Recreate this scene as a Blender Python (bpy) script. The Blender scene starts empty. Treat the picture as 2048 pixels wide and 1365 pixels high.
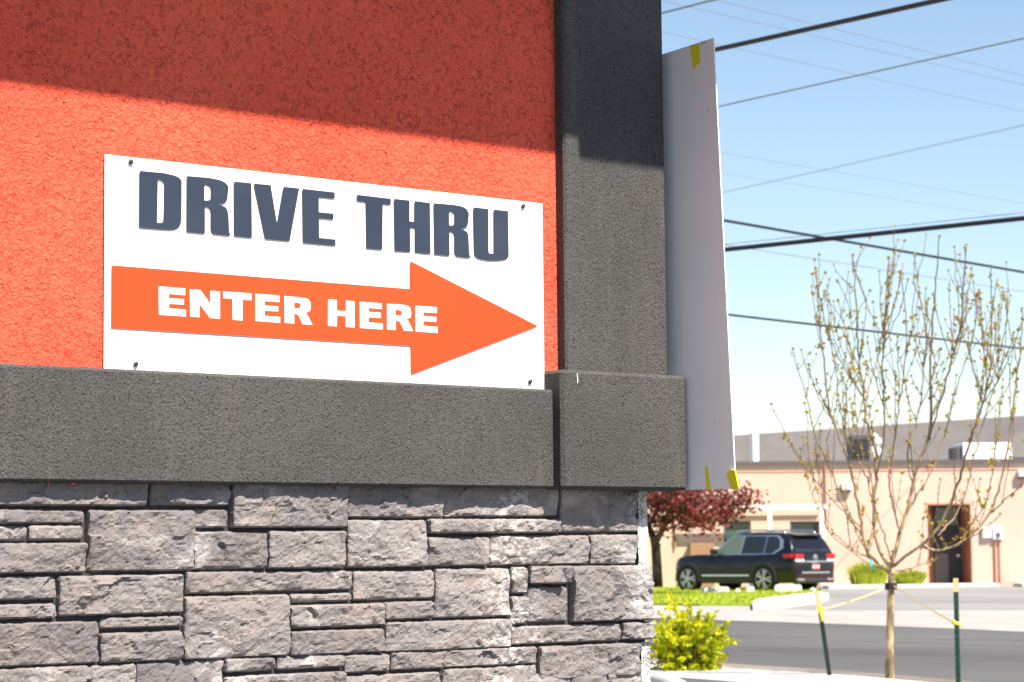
import bpy, math, random
import numpy as np
from mathutils import Vector

sc = bpy.context.scene
# ---------------------------------------------------------------- camera
F, YAW, PITCH, ROLL = 4835.6, 6.98496317e-01, 8.77144222e-02, -9.64308021e-03
CAM = np.array([0.0, -4.4266, 1.2])          # the red wall is the plane y = 0, x runs along it


def cam_axes():
    f = np.array([math.sin(YAW) * math.cos(PITCH), math.cos(YAW) * math.cos(PITCH), math.sin(PITCH)])
    r = np.array([math.cos(YAW), -math.sin(YAW), 0.0])
    u = np.cross(r, f)
    return r * math.cos(ROLL) + u * math.sin(ROLL), -r * math.sin(ROLL) + u * math.cos(ROLL), f


RX, UY, FZ = cam_axes()
cd = bpy.data.cameras.new("camera")
cam = bpy.data.objects.new("camera", cd)
sc.collection.objects.link(cam)
from mathutils import Matrix
cam.matrix_world = Matrix(((RX[0], UY[0], -FZ[0], CAM[0]), (RX[1], UY[1], -FZ[1], CAM[1]),
                           (RX[2], UY[2], -FZ[2], CAM[2]), (0, 0, 0, 1)))
cd.sensor_width = 36.0
cd.lens = F / 2048 * 36.0
cd.clip_start, cd.clip_end = 0.1, 3000
cd.dof.use_dof = True
cd.dof.focus_distance = 5.45
cd.dof.aperture_fstop = 13.0
sc.camera = cam

# ---------------------------------------------------------------- light
SUN_EL, SUN_AZ = math.radians(53), math.radians(1.0)     # azimuth measured from -y towards +x
sdir = Vector((math.sin(SUN_AZ) * math.cos(SUN_EL), -math.cos(SUN_AZ) * math.cos(SUN_EL), math.sin(SUN_EL)))
w = bpy.data.worlds.new("World")
sc.world = w
w.use_nodes = True
nt = w.node_tree
sky = nt.nodes.new("ShaderNodeTexSky")
sky.sky_type = 'NISHITA'
sky.sun_disc = False
sky.sun_elevation = SUN_EL
sky.sun_rotation = math.atan2(sdir.x, sdir.y)
sky.air_density, sky.dust_density, sky.ozone_density = 1.0, 0.2, 0.6
bg = nt.nodes["Background"]
bg.inputs[1].default_value = 0.076
nt.links.new(sky.outputs[0], bg.inputs[0])
sl = bpy.data.lights.new("sun", 'SUN')
sl.energy, sl.angle, sl.color = 5.0, math.radians(0.53), (1.0, 0.90, 0.77)
so = bpy.data.objects.new("sun", sl)
sc.collection.objects.link(so)
so.rotation_euler = sdir.to_track_quat('Z', 'Y').to_euler()
so.location = (0, -20, 30)

sc.view_settings.view_transform = 'Standard'
sc.view_settings.look = 'None'
sc.view_settings.exposure = 1.15
sc.view_settings.gamma = 1.0
sc.render.film_transparent = False

# ---------------------------------------------------------------- measuring helpers
def ray(px, py):
    return RX * ((px - 1024) / F) - UY * ((py - 682.5) / F) + FZ


def onY(px, py, y=0.0):
    d = ray(px, py)
    return CAM + d * ((y - CAM[1]) / d[1])


def onX(px, py, x):
    d = ray(px, py)
    return CAM + d * ((x - CAM[0]) / d[0])


def onZ(px, py, z=0.0):
    d = ray(px, py)
    return CAM + d * ((z - CAM[2]) / d[2])


def atd(px, py, depth):
    return CAM + ray(px, py) * depth


# ---------------------------------------------------------------- mesh helpers
ORIGIN = {}


class MB:
    def __init__(self):
        self.v, self.f, self.c = [], [], []

    def add(self, verts, faces, tint=None):
        o = len(self.v)
        self.v += [tuple(map(float, p)) for p in verts]
        self.f += [tuple(i + o for i in f) for f in faces]
        self.c += [tint if tint is not None else 0.5] * len(verts)

    def box(self, lo, hi, bev=0.0, tint=None):
        x0, y0, z0 = lo
        x1, y1, z1 = hi
        self.obox((x0, y0, z0), (x1 - x0, 0, 0), (0, y1 - y0, 0), (0, 0, z1 - z0), bev, tint)

    def obox(self, o, a, b, c, bev=0.0, tint=None):
        o, a, b, c = map(np.array, (o, a, b, c))
        if bev <= 0:
            P = [o, o + a, o + a + b, o + b, o + c, o + a + c, o + a + b + c, o + b + c]
            self.add(P, [(0, 3, 2, 1), (4, 5, 6, 7), (0, 1, 5, 4), (1, 2, 6, 5), (2, 3, 7, 6), (3, 0, 4, 7)], tint)
            return
        la, lb, lc = (np.linalg.norm(t) for t in (a, b, c))
        fa, fb, fc = bev / la, bev / lb, bev / lc
        P, idx = [], {}
        for i in (0, 1):
            for j in (0, 1):
                for k in (0, 1):
                    si, sj, sk = (fa, 1 - fa)[i], (fb, 1 - fb)[j], (fc, 1 - fc)[k]
                    idx[(i, j, k, 0)] = len(P); P.append(o + a * i + b * sj + c * sk)
                    idx[(i, j, k, 1)] = len(P); P.append(o + a * si + b * j + c * sk)
                    idx[(i, j, k, 2)] = len(P); P.append(o + a * si + b * sj + c * k)
        Fc = []
        for i in (0, 1):
            Fc.append([idx[(i, 0, 0, 0)], idx[(i, 1, 0, 0)], idx[(i, 1, 1, 0)], idx[(i, 0, 1, 0)]][::(1 if i else -1)])
            Fc.append([idx[(0, i, 0, 1)], idx[(1, i, 0, 1)], idx[(1, i, 1, 1)], idx[(0, i, 1, 1)]][::(-1 if i else 1)])
            Fc.append([idx[(0, 0, i, 2)], idx[(1, 0, i, 2)], idx[(1, 1, i, 2)], idx[(0, 1, i, 2)]][::(1 if i else -1)])
        for j in (0, 1):
            for k in (0, 1):
                Fc.append([idx[(0, j, k, 1)], idx[(1, j, k, 1)], idx[(1, j, k, 2)], idx[(0, j, k, 2)]])
                Fc.append([idx[(j, 0, k, 0)], idx[(j, 1, k, 0)], idx[(j, 1, k, 2)], idx[(j, 0, k, 2)]])
                Fc.append([idx[(j, k, 0, 0)], idx[(j, k, 1, 0)], idx[(j, k, 1, 1)], idx[(j, k, 0, 1)]])
        for i in (0, 1):
            for j in (0, 1):
                for k in (0, 1):
                    Fc.append([idx[(i, j, k, 0)], idx[(i, j, k, 1)], idx[(i, j, k, 2)]])
        self.add(P, Fc, tint)

    def tube(self, pts, rad, n=6, cap=True, tint=None):
        pts = np.array(pts, float)
        rad = np.broadcast_to(np.array(rad, float), (len(pts),))
        T = np.gradient(pts, axis=0)
        T /= np.maximum(np.linalg.norm(T, axis=1)[:, None], 1e-9)
        u = np.cross(T[0], [0, 0, 1.0])
        if np.linalg.norm(u) < 0.1:
            u = np.cross(T[0], [1.0, 0, 0])
        V = []
        for p, t, r in zip(pts, T, rad):
            u = u - t * np.dot(u, t)
            u /= max(np.linalg.norm(u), 1e-9)
            v = np.cross(t, u)
            for k in range(n):
                a = 2 * math.pi * k / n
                V.append(p + r * (math.cos(a) * u + math.sin(a) * v))
        Fc = [(i * n + k, i * n + (k + 1) % n, (i + 1) * n + (k + 1) % n, (i + 1) * n + k)
              for i in range(len(pts) - 1) for k in range(n)]
        if cap:
            Fc.append(tuple(range(n))[::-1])
            Fc.append(tuple((len(pts) - 1) * n + k for k in range(n)))
        self.add(V, Fc, tint)

    def lathe(self, c, ax, prof, n=16, tint=None, cap=True):
        """prof = [(distance along ax, radius)]"""
        c, ax = np.array(c, float), np.array(ax, float)
        ax /= np.linalg.norm(ax)
        self.tube_raw([c + ax * d for d, r in prof], ax, [r for d, r in prof], n, tint, cap)

    def tube_raw(self, pts, ax, rad, n, tint=None, cap=True):
        u = np.cross(ax, [0, 0, 1.0])
        if np.linalg.norm(u) < 0.1:
            u = np.cross(ax, [1.0, 0, 0])
        u /= np.linalg.norm(u)
        v = np.cross(ax, u)
        V = [p + r * (math.cos(2 * math.pi * k / n) * u + math.sin(2 * math.pi * k / n) * v)
             for p, r in zip(pts, rad) for k in range(n)]
        Fc = [(i * n + k, i * n + (k + 1) % n, (i + 1) * n + (k + 1) % n, (i + 1) * n + k)
              for i in range(len(pts) - 1) for k in range(n)]
        if cap:
            Fc.append(tuple(range(n))[::-1])
            Fc.append(tuple((len(pts) - 1) * n + k for k in range(n)))
        self.add(V, Fc, tint)

    def prism(self, poly, ext):
        """polygon (3-D points) extruded by the vector ext"""
        n = len(poly)
        e = np.array(ext, float)
        P = [np.array(p, float) for p in poly]
        self.add(P + [p + e for p in P], [tuple(range(n))[::-1], tuple(range(n, 2 * n))] +
                 [(i, (i + 1) % n, n + (i + 1) % n, n + i) for i in range(n)])


def obj(name, mb, mat, parent=None, origin=None, smooth=False, local=False, parts=None):
    me = bpy.data.meshes.new(name)
    V = np.array(mb.v, float)
    o = np.zeros(3)
    if parent is not None:
        o = np.array(ORIGIN.get(parent.name, (0, 0, 0)), float)
        if local:
            o = np.zeros(3)
    elif origin is not None:
        o = np.array(origin, float)
    me.from_pydata((V - o).tolist(), [], mb.f)
    at = me.attributes.new("tint", 'FLOAT', 'POINT')
    at.data.foreach_set("value", np.array(mb.c, dtype=np.float32))
    me.materials.append(mat)
    if smooth:
        me.polygons.foreach_set("use_smooth", [True] * len(me.polygons))
    me.update()
    ob = bpy.data.objects.new(name, me)
    sc.collection.objects.link(ob)
    if parent is not None:
        ob.parent = parent
        ORIGIN[ob.name] = ORIGIN.get(parent.name, (0, 0, 0))
    else:
        ob.location = o
        ORIGIN[ob.name] = tuple(o)
    return ob


def recalc(ob, angle=None):
    import bmesh
    bm = bmesh.new()
    bm.from_mesh(ob.data)
    bmesh.ops.recalc_face_normals(bm, faces=bm.faces)
    bm.to_mesh(ob.data)
    bm.free()
    return ob


def tag(o, label=None, cat=None, group=None, kind=None):
    if label: o["label"] = label
    if cat: o["category"] = cat
    if group: o["group"] = group
    if kind: o["kind"] = kind
    return o


def thing(name, loc, label, cat, group=None, rz=0.0):
    o = bpy.data.objects.new(name, None)
    o.empty_display_size = 0.2
    sc.collection.objects.link(o)
    o.location = loc
    o.rotation_euler = (0, 0, rz)
    ORIGIN[o.name] = tuple(loc)
    return tag(o, label, cat, group)


# ---------------------------------------------------------------- materials
def mat(name, col, rough=0.7, metal=0.0, build=None, spec=0.4):
    m = bpy.data.materials.new(name)
    m.use_nodes = True
    n = m.node_tree
    b = n.nodes["Principled BSDF"]
    b.inputs["Base Color"].default_value = (*col, 1)
    b.inputs["Roughness"].default_value = rough
    b.inputs["Metallic"].default_value = metal
    b.inputs["Specular IOR Level"].default_value = spec
    if build:
        build(n, b)
    return m


class G:
    """small node-graph helper"""
    def __init__(self, n, b):
        self.n, self.b = n, b
        self.raw = n.nodes.new("ShaderNodeTexCoord").outputs["Object"]
        rot = n.nodes.new("ShaderNodeMapping")          # turned so that noise cells never line up with the walls
        rot.inputs["Rotation"].default_value = (.5, .7, .4)
        n.links.new(self.raw, rot.inputs[0])
        self.tc = rot.outputs[0]

    def lk(self, a, b):
        self.n.links.new(a, b)

    def noise(self, scale, detail=2, rough=0.5, dist=0.0, vec=None, out="Fac", stretch=None):
        t = self.n.nodes.new("ShaderNodeTexNoise")
        t.inputs["Scale"].default_value = scale
        t.inputs["Detail"].default_value = detail
        t.inputs["Roughness"].default_value = rough
        t.inputs["Distortion"].default_value = dist
        v = vec or self.tc
        if stretch:
            v = self.raw
            mp = self.n.nodes.new("ShaderNodeMapping")
            mp.inputs["Scale"].default_value = stretch
            self.lk(v, mp.inputs[0])
            v = mp.outputs[0]
        self.lk(v, t.inputs["Vector"])
        return t.outputs[out]

    def math(self, op, a, b=None, c=None):
        t = self.n.nodes.new("ShaderNodeMath")
        t.operation = op
        for i, x in enumerate((a, b, c)):
            if x is None: continue
            if isinstance(x, (int, float)): t.inputs[i].default_value = x
            else: self.lk(x, t.inputs[i])
        return t.outputs[0]

    def step(self, x, lo, hi, a=0.0, b=1.0):
        t = self.n.nodes.new("ShaderNodeMapRange")
        t.interpolation_type = 'SMOOTHSTEP'
        self.lk(x, t.inputs[0])
        for i, val in zip((1, 2, 3, 4), (lo, hi, a, b)): t.inputs[i].default_value = val
        return t.outputs[0]

    def mix(self, fac, a, b, mode='MIX'):
        t = self.n.nodes.new("ShaderNodeMix")
        t.data_type = 'RGBA'
        t.blend_type = mode
        for s, x in ((t.inputs[0], fac), (t.inputs[6], a), (t.inputs[7], b)):
            if isinstance(x, (int, float)): s.default_value = x
            elif isinstance(x, tuple): s.default_value = (*x, 1)
            else: self.lk(x, s)
        return t.outputs[2]

    def attr(self, name="tint"):
        t = self.n.nodes.new("ShaderNodeAttribute")
        t.attribute_name = name
        return t.outputs["Fac"]

    def bump(self, h, dist, strength=1.0, chain=None):
        t = self.n.nodes.new("ShaderNodeBump")
        t.inputs["Distance"].default_value = dist
        t.inputs["Strength"].default_value = strength
        self.lk(h, t.inputs["Height"])
        if chain: self.lk(chain, t.inputs["Normal"])
        return t.outputs[0]

    def color(self, c): self.lk(c, self.b.inputs["Base Color"])
    def rough(self, c): self.lk(c, self.b.inputs["Roughness"])
    def normal(self, c): self.lk(c, self.b.inputs["Normal"])


def b_red(n, b):
    g = G(n, b)
    # dashes: thin contour lines of a noise field, kept only in patches -> trowelled worm marks
    h = None
    for sc_, seed, wd in ((24, 0.0, .010), (40, 3.7, .013), (78, 9.1, .020)):
        mp = n.nodes.new("ShaderNodeMapping")
        mp.inputs["Location"].default_value = (seed, seed * 1.3, seed * .7)
        g.lk(g.tc, mp.inputs[0])
        a = g.noise(sc_, 2, .6, .4, vec=mp.outputs[0])
        line = g.step(g.math('ABSOLUTE', g.math('SUBTRACT', a, .5)), wd * .25, wd, 1, 0)
        gate = g.step(g.noise(sc_ * .95, 1, .5, 0, vec=mp.outputs[0]), .53, .60)
        q = g.math('MULTIPLY', line, gate)
        h = q if h is None else g.math('MAXIMUM', h, q)
    soft = g.noise(85, 3, .6, .8)
    grain = g.noise(420, 2, .6)
    hh = g.math('SUBTRACT', g.math('MULTIPLY_ADD', soft, 1.45, g.math('MULTIPLY', grain, .16)), h)
    g.normal(g.bump(hh, .0068, 1.0))
    tone = g.noise(2.0, 4, .6)
    c = g.mix(g.step(tone, .3, .7), (.80, .100, .057), (.88, .130, .076))
    c = g.mix(g.math('MULTIPLY', h, .10), c, (.36, .026, .02))  # grooves also darkened in the colour, standing in for shade inside them
    g.color(c)


def b_grey(n, b):
    g = G(n, b)
    a = g.noise(215, 3, .6)
    a2 = g.noise(95, 2, .5)
    g.normal(g.bump(g.math('MULTIPLY_ADD', a2, .3, a), .0048, 1.0))
    t = g.noise(3.2, 5, .65)
    c = g.mix(g.step(t, .32, .68), (.066, .0655, .066), (.085, .084, .083))
    stk = g.noise(1.0, 4, .65, stretch=(16, 16, 1.6))
    c = g.mix(g.step(stk, .56, .72, 0, .35), c, (.13, .125, .115))
    c = g.mix(g.step(a, .34, .48), (.034, .033, .032), c)  # dark pits in the colour stand in for shade between the grains
    c = g.mix(g.step(a, .54, .68, 0, .4), c, (.145, .140, .132))  # pale grain tips in the colour stand in for light catching them
    g.color(c)


def b_stone(n, b):
    g = G(n, b)
    t = g.attr()
    base = g.mix(t, (.162, .150, .159), (.298, .277, .275))
    m = g.noise(9, 5, .62)
    base = g.mix(g.step(m, .42, .74, 0, .5), base, (.32, .255, .225))
    m2 = g.noise(5.3, 4, .6, .6)
    base = g.mix(g.step(m2, .55, .72, 0, .55), base, (.55, .53, .53))
    sp = g.noise(240, 2, .6)
    base = g.mix(g.step(sp, .35, .5, .28, 0), base, (.075, .065, .06))
    # pale dried mortar splashes near the corner return and on a few stones
    sx = n.nodes.new("ShaderNodeSeparateXYZ")
    g.lk(g.raw, sx.inputs[0])
    d1 = g.math('ABSOLUTE', g.math('SUBTRACT', sx.outputs[0], .705))
    near = g.step(d1, .0, .13, 1, 0)
    d2 = g.step(sx.outputs[0], 1.05, 1.14)
    k = g.math('MULTIPLY', g.math('MAXIMUM', near, g.math('MULTIPLY', d2, .75)), g.step(g.noise(38, 4, .7, .5), .46, .60))
    base = g.mix(g.math('MULTIPLY', k, .48), base, (.72, .71, .69))
    fl = g.noise(120, 0, .5)
    base = g.mix(g.step(fl, .88, .90), base, (.7, .68, .66))
    g.color(base)
    f1 = g.noise(120, 4, .65)
    f2 = g.noise(420, 2, .6)
    g.normal(g.bump(g.math('MULTIPLY_ADD', f2, .45, f1), .0046, 1.0))


def b_mortar(n, b):
    g = G(n, b)
    s = g.noise(260, 3, .75)
    big = g.noise(14, 3, .6)
    c = g.mix(g.step(g.math('MULTIPLY_ADD', big, .55, s), .64, .80), (.12, .12, .125), (.74, .74, .72))
    g.color(c)
    g.normal(g.bump(s, .004))


def b_asphalt(n, b, lo=(.075, .075, .08), hi=(.12, .118, .12)):
    g = G(n, b)
    c = g.mix(g.step(g.noise(.35, 4, .6, stretch=(1, .25, 1)), .3, .7), lo, hi)
    c = g.mix(g.step(g.noise(28, 3, .7), .62, .75, 0, .35), c, (.20, .195, .19))
    g.color(c)
    g.normal(g.bump(g.noise(90, 2, .6), .004))


def b_concrete(n, b, lo=(.29, .28, .27), hi=(.38, .37, .355)):
    g = G(n, b)
    c = g.mix(g.step(g.noise(.8, 6, .65), .3, .7), lo, hi)
    c = g.mix(g.step(g.noise(16, 3, .7), .6, .72, 0, .2), c, (.36, .34, .31))
    g.color(c)
    g.normal(g.bump(g.noise(60, 3, .6), .004))


def b_facade(n, b):
    g = G(n, b)
    c = g.mix(g.step(g.noise(.5, 5, .6), .3, .7), (.56, .405, .33), (.62, .45, .37))
    g.color(c)
    g.normal(g.bump(g.noise(25, 3, .6), .006))


def b_roofwall(n, b):
    g = G(n, b)
    c = g.mix(g.step(g.noise(.4, 5, .65, stretch=(1, 1, 4)), .3, .7), (.48, .41, .36), (.56, .485, .43))
    g.color(c)


def b_bark(n, b):
    g = G(n, b)
    c = g.mix(g.step(g.noise(14, 4, .65, stretch=(1, 1, .35)), .38, .66), (.20, .15, .09), (.62, .47, .28))
    c = g.mix(g.attr(), (.16, .11, .08), c)
    g.color(c)
    g.normal(g.bump(g.noise(60, 3, .6), .004))


def b_darkbark(n, b):
    g = G(n, b)
    g.color(g.mix(g.step(g.noise(6, 4, .65, stretch=(1, 1, .3)), .35, .65), (.03, .022, .02), (.11, .085, .07)))


def b_leaf(c0, c1, c2, tr=.3):
    def f(n, b):
        g = G(n, b)
        t = g.attr()
        c = g.mix(g.step(t, 0, .5), c0, c1)
        c = g.mix(g.step(t, .5, 1), c, c2)
        g.color(c)
        tl = n.nodes.new("ShaderNodeBsdfTranslucent")
        g.lk(c, tl.inputs[0])
        ms = n.nodes.new("ShaderNodeMixShader")
        ms.inputs[0].default_value = tr
        out = n.nodes["Material Output"]
        g.lk(b.outputs[0], ms.inputs[1])
        g.lk(tl.outputs[0], ms.inputs[2])
        g.lk(ms.outputs[0], out.inputs[0])
    return f


def b_sheet(n, b):
    g = G(n, b)
    t = g.noise(3, 4, .6)
    c = g.mix(g.step(t, .3, .7), (.86, .85, .86), (.90, .89, .90))
    # thin scratches in patches
    a = g.noise(34, 2, .6, 1.2)
    line = g.step(g.math('ABSOLUTE', g.math('SUBTRACT', a, .5)), .002, .007, 1, 0)
    gate = g.step(g.noise(11, 2, .5), .60, .68)
    c = g.mix(g.math('MULTIPLY', g.math('MULTIPLY', line, gate), .7), c, (.78, .78, .78))
    smp = g.noise(60, 0, .5)
    c = g.mix(g.step(smp, .88, .90), c, (.4, .39, .4))
    g.color(c)
    g.rough(g.step(g.noise(6, 4, .6), .3, .7, .34, .48))


def b_signwhite(n, b):
    g = G(n, b)
    c = g.mix(g.step(g.noise(4, 5, .65), .35, .75), (.84, .84, .83), (.80, .80, .79))
    g.color(c)


def b_navy(n, b):
    g = G(n, b)
    c = g.mix(g.step(g.noise(6, 4, .6), .3, .7), (.022, .031, .055), (.029, .039, .066))
    sc1 = g.noise(90, 3, .7, stretch=(.25, 1, 2.2))
    c = g.mix(g.step(sc1, .76, .82, 0, .5), c, (.55, .56, .58))
    g.color(c)


def b_orange(n, b):
    g = G(n, b)
    c = g.mix(g.step(g.noise(2.5, 3, .6), .3, .7), (.86, .056, .007), (.90, .064, .009))
    g.color(c)


def b_grass(n, b):
    g = G(n, b)
    c = g.mix(g.step(g.noise(2.2, 5, .7), .3, .7), (.22, .33, .03), (.40, .48, .05))
    g.color(c)


M = dict(
    red=mat("red_stucco", (.6, .09, .06), .85, build=b_red, spec=.2),
    grey=mat("charcoal_stucco", (.09, .085, .08), .85, build=b_grey, spec=.2),
    stone=mat("split_stone", (.3, .26, .25), .9, build=b_stone, spec=.15),
    joint=mat("dark_joint_mortar", (.045, .042, .042), .95),
    mortar=mat("splashed_mortar", (.7, .7, .7), .9, build=b_mortar),
    signwhite=mat("sign_white_plastic", (.84, .84, .83), .38, build=b_signwhite),
    navy=mat("navy_vinyl", (.05, .06, .1), .38, build=b_navy),
    orange=mat("orange_vinyl", (.87, .12, .03), .4, build=b_orange),
    steel=mat("screw_steel", (.05, .05, .055), .35, .0),
    black=mat("black_hole", (.01, .01, .01), .8),
    sheet=mat("painted_sheet_metal", (.55, .54, .56), .4, build=b_sheet, spec=.5),
    tape=mat("yellow_tape", (.80, .70, .02), .5),
    caulk=mat("red_overspray", (.65, .05, .02), .7),
    blueink=mat("blue_marker", (.06, .06, .35), .5),
    cable=mat("black_cable", (.012, .012, .014), .45),
    cable_grey=mat("haze_grey_cable", (.16, .175, .20), .5),  # bluish grey puts the haze and blur on thin far wires into colour
    asphalt=mat("asphalt", (.1, .1, .1), .9, build=b_asphalt, spec=.2),
    lot=mat("pale_asphalt", (.2, .2, .2), .9, build=lambda n, b: b_asphalt(n, b, (.20, .20, .205), (.27, .265, .265)), spec=.2),
    concrete=mat("concrete", (.5, .5, .5), .9, build=b_concrete, spec=.2),
    pale=mat("pale_concrete", (.62, .6, .57), .9, build=lambda n, b: b_concrete(n, b, (.46, .45, .435), (.56, .545, .53)), spec=.2),
    gutter=mat("dirty_gutter", (.2, .18, .15), .9, build=lambda n, b: b_concrete(n, b, (.15, .13, .11), (.24, .21, .18)), spec=.2),
    dirt=mat("bare_ground", (.3, .27, .23), .95, build=lambda n, b: b_concrete(n, b, (.30, .27, .23), (.40, .36, .31)), spec=.1),
    grass=mat("lawn", (.25, .38, .04), .9, build=b_grass, spec=.1),
    facade=mat("peach_stucco", (.7, .5, .36), .9, build=b_facade, spec=.15),
    trim=mat("brown_trim", (.42, .20, .12), .8),
    roofwall=mat("grey_roof_wall", (.3, .28, .27), .9, build=b_roofwall, spec=.15),
    roofedge=mat("dark_roof_edge", (.10, .09, .09), .7),
    white=mat("white_paint", (.80, .79, .76), .6),
    doorgrey=mat("dark_grey_door", (.045, .045, .055), .55),
    doorpatch=mat("paler_door_panel", (.20, .18, .17), .6),  # paler grey for the lower panel of the door
    glassd=mat("dark_glass", (.03, .055, .05), .08, spec=.8),
    glassg=mat("green_window_glass", (.05, .085, .07), .12, spec=.7),
    utility=mat("utility_grey", (.62, .63, .63), .5),
    hvac=mat("dark_unit", (.075, .085, .09), .6),
    bark=mat("young_bark", (.3, .24, .15), .85, build=b_bark, spec=.15),
    darkbark=mat("dark_bark", (.05, .04, .035), .9, build=b_darkbark, spec=.1),
    bud=mat("spring_bud", (.3, .3, .05), .6, build=b_leaf((.34, .13, .03), (.52, .32, .05), (.34, .40, .05), .3), spec=.2),
    bushleaf=mat("golden_leaf", (.5, .55, .03), .55, build=b_leaf((.13, .25, .015), (.55, .60, .012), (.82, .76, .03), .45), spec=.25),
    redleaf=mat("plum_leaf", (.2, .03, .03), .55, build=b_leaf((.085, .020, .022), (.19, .036, .036), (.31, .080, .07), .3), spec=.25),
    blade=mat("grass_blade", (.2, .3, .04), .7, build=b_leaf((.24, .32, .025), (.36, .43, .035), (.46, .48, .07), .35), spec=.2),
    postgreen=mat("green_steel_post", (.012, .045, .03), .5),
    postdark=mat("blackish_steel_post", (.006, .020, .016), .5),
    posttan=mat("tan_post_top", (.62, .44, .22), .7),
    strap=mat("yellow_strap", (.68, .56, .28), .6),
    strapknot=mat("bright_yellow_knot", (.85, .72, .06), .6),
    rubber=mat("black_rubber", (.015, .014, .014), .7),
    bluetag=mat("blue_tag", (.12, .50, .62), .5),
    carpaint=mat("dark_car_paint", (.008, .009, .014), .22, spec=.3),
    cladding=mat("dark_plastic", (.028, .028, .030), .55),
    carglass=mat("car_glass", (.02, .026, .032), .05, spec=.6),
    paleglass=mat("car_glass_painted_sheen", (.13, .17, .14), .1, spec=.7),  # brightness showing in the front side glass is put into its base colour
    chrome=mat("satin_chrome", (.62, .66, .70), .25, .9),
    tyre=mat("tyre", (.014, .014, .014), .8),
    rim=mat("alloy_rim", (.45, .46, .48), .3, .85),
    tail=mat("red_lamp", (.36, .010, .012), .15, spec=.5),
    reflector=mat("dark_red_reflector", (.14, .012, .014), .3),
    fresh=mat("fresh_asphalt", (.05, .05, .05), .9, build=lambda n, b: b_asphalt(n, b, (.085, .084, .083), (.115, .113, .11)), spec=.2),
    tailwhite=mat("clear_lamp", (.75, .72, .72), .15, spec=.7),
    plate=mat("white_plate", (.75, .70, .70), .5),
    platered=mat("red_plate", (.60, .06, .07), .5),
    beigebox=mat("brown_cabinet", (.30, .17, .10), .8),
)
for k_ in ("carpaint",):
    bb_ = M[k_].node_tree.nodes["Principled BSDF"]
    bb_.inputs["Coat Weight"].default_value = 0.25
    bb_.inputs["Coat Roughness"].default_value = 0.04

rnd = random.Random(7)
nprng = np.random.default_rng(11)

# ---------------------------------------------------------------- numpy noise
PERM = np.random.default_rng(3).permutation(4096)
GA = np.random.default_rng(4).uniform(0, 2 * np.pi, 4096)


def perlin(x, y, seed=0):
    xi, yi = np.floor(x).astype(int), np.floor(y).astype(int)
    xf, yf = x - xi, y - yi

    def g(ix, iy, dx, dy):
        h = PERM[(PERM[(ix + seed * 131) & 4095] + iy + seed * 57) & 4095]
        return np.cos(GA[h]) * dx + np.sin(GA[h]) * dy
    u = xf ** 3 * (xf * (xf * 6 - 15) + 10)
    v = yf ** 3 * (yf * (yf * 6 - 15) + 10)
    a = g(xi, yi, xf, yf) * (1 - u) + g(xi + 1, yi, xf - 1, yf) * u
    b = g(xi, yi + 1, xf, yf - 1) * (1 - u) + g(xi + 1, yi + 1, xf - 1, yf - 1) * u
    return (a * (1 - v) + b * v) * 1.5


def fbm(x, y, oct_=4, seed=0, gain=.5):
    s, a = 0, 1.0
    for i in range(oct_):
        s = s + a * perlin(x * 2 ** i, y * 2 ** i, seed + i * 7)
        a *= gain
    return s


# ================================================================= THE NEAR BUILDING
SUN_T = math.tan(SUN_EL)
XL = -4.0                      # building runs on past the left of the frame
X_PIL0, X_PIL1 = 3.862, 4.203  # pilaster
X_BLK0, X_BLK1 = 3.813, 4.231  # base block
X_STN = 4.158                  # stone corner
Z_B0, Z_B1 = 1.355, 1.593      # band
Z_K1 = 1.640                   # top of block
building = thing("corner_building", (3.0, 0.0, 0.0),
                 "red stucco building corner with charcoal trim over grey split stone", "building")

m = MB(); m.box((XL, 0.0, 1.36), (4.17, 6.0, 3.9)); obj("red_wall", m, M["red"], building)
m = MB(); m.box((XL, -.036, Z_B0), (X_BLK0 + .03, .02, Z_B1), .006); recalc(obj("trim_band", m, M["grey"], building))
m = MB(); m.box((X_PIL0, -.033, Z_K1 - .01), (X_PIL1, .30, 3.3), .006); recalc(obj("pilaster", m, M["grey"], building))
m = MB(); m.box((X_BLK0, -.070, Z_B0 - .002), (X_BLK1, .33, Z_K1), .008); recalc(obj("pilaster_base", m, M["grey"], building))
P_C = 1.0  # unseen overhang read from its shadow line, deepened to block sky light
zc = 2.163 + P_C * SUN_T
m = MB(); m.box((XL, -P_C, zc), (4.40, 6.4, zc + .45), .01); cor = recalc(obj("cornice", m, M["grey"], building))
m = MB(); m.box((3.926, -P_C - .036, zc - .003), (4.40, -P_C + .2, zc + .45), .008)
recalc(obj("cornice_bracket", m, M["grey"], building))
m = MB()
m.tube([(4.0 + .0, -.0716, 1.636), (4.0015, -.0716, 1.618), (4.0005, -.0716, 1.612)], [.0012, .0016, .001], 5)
q = onY(1154, 757, -.071)
for i in range(len(m.v)):
    m.v[i] = (m.v[i][0] - 4.0 + q[0], m.v[i][1], m.v[i][2] - 1.624 + q[2])
obj("paint_drip", m, M["white"], building)

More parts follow.
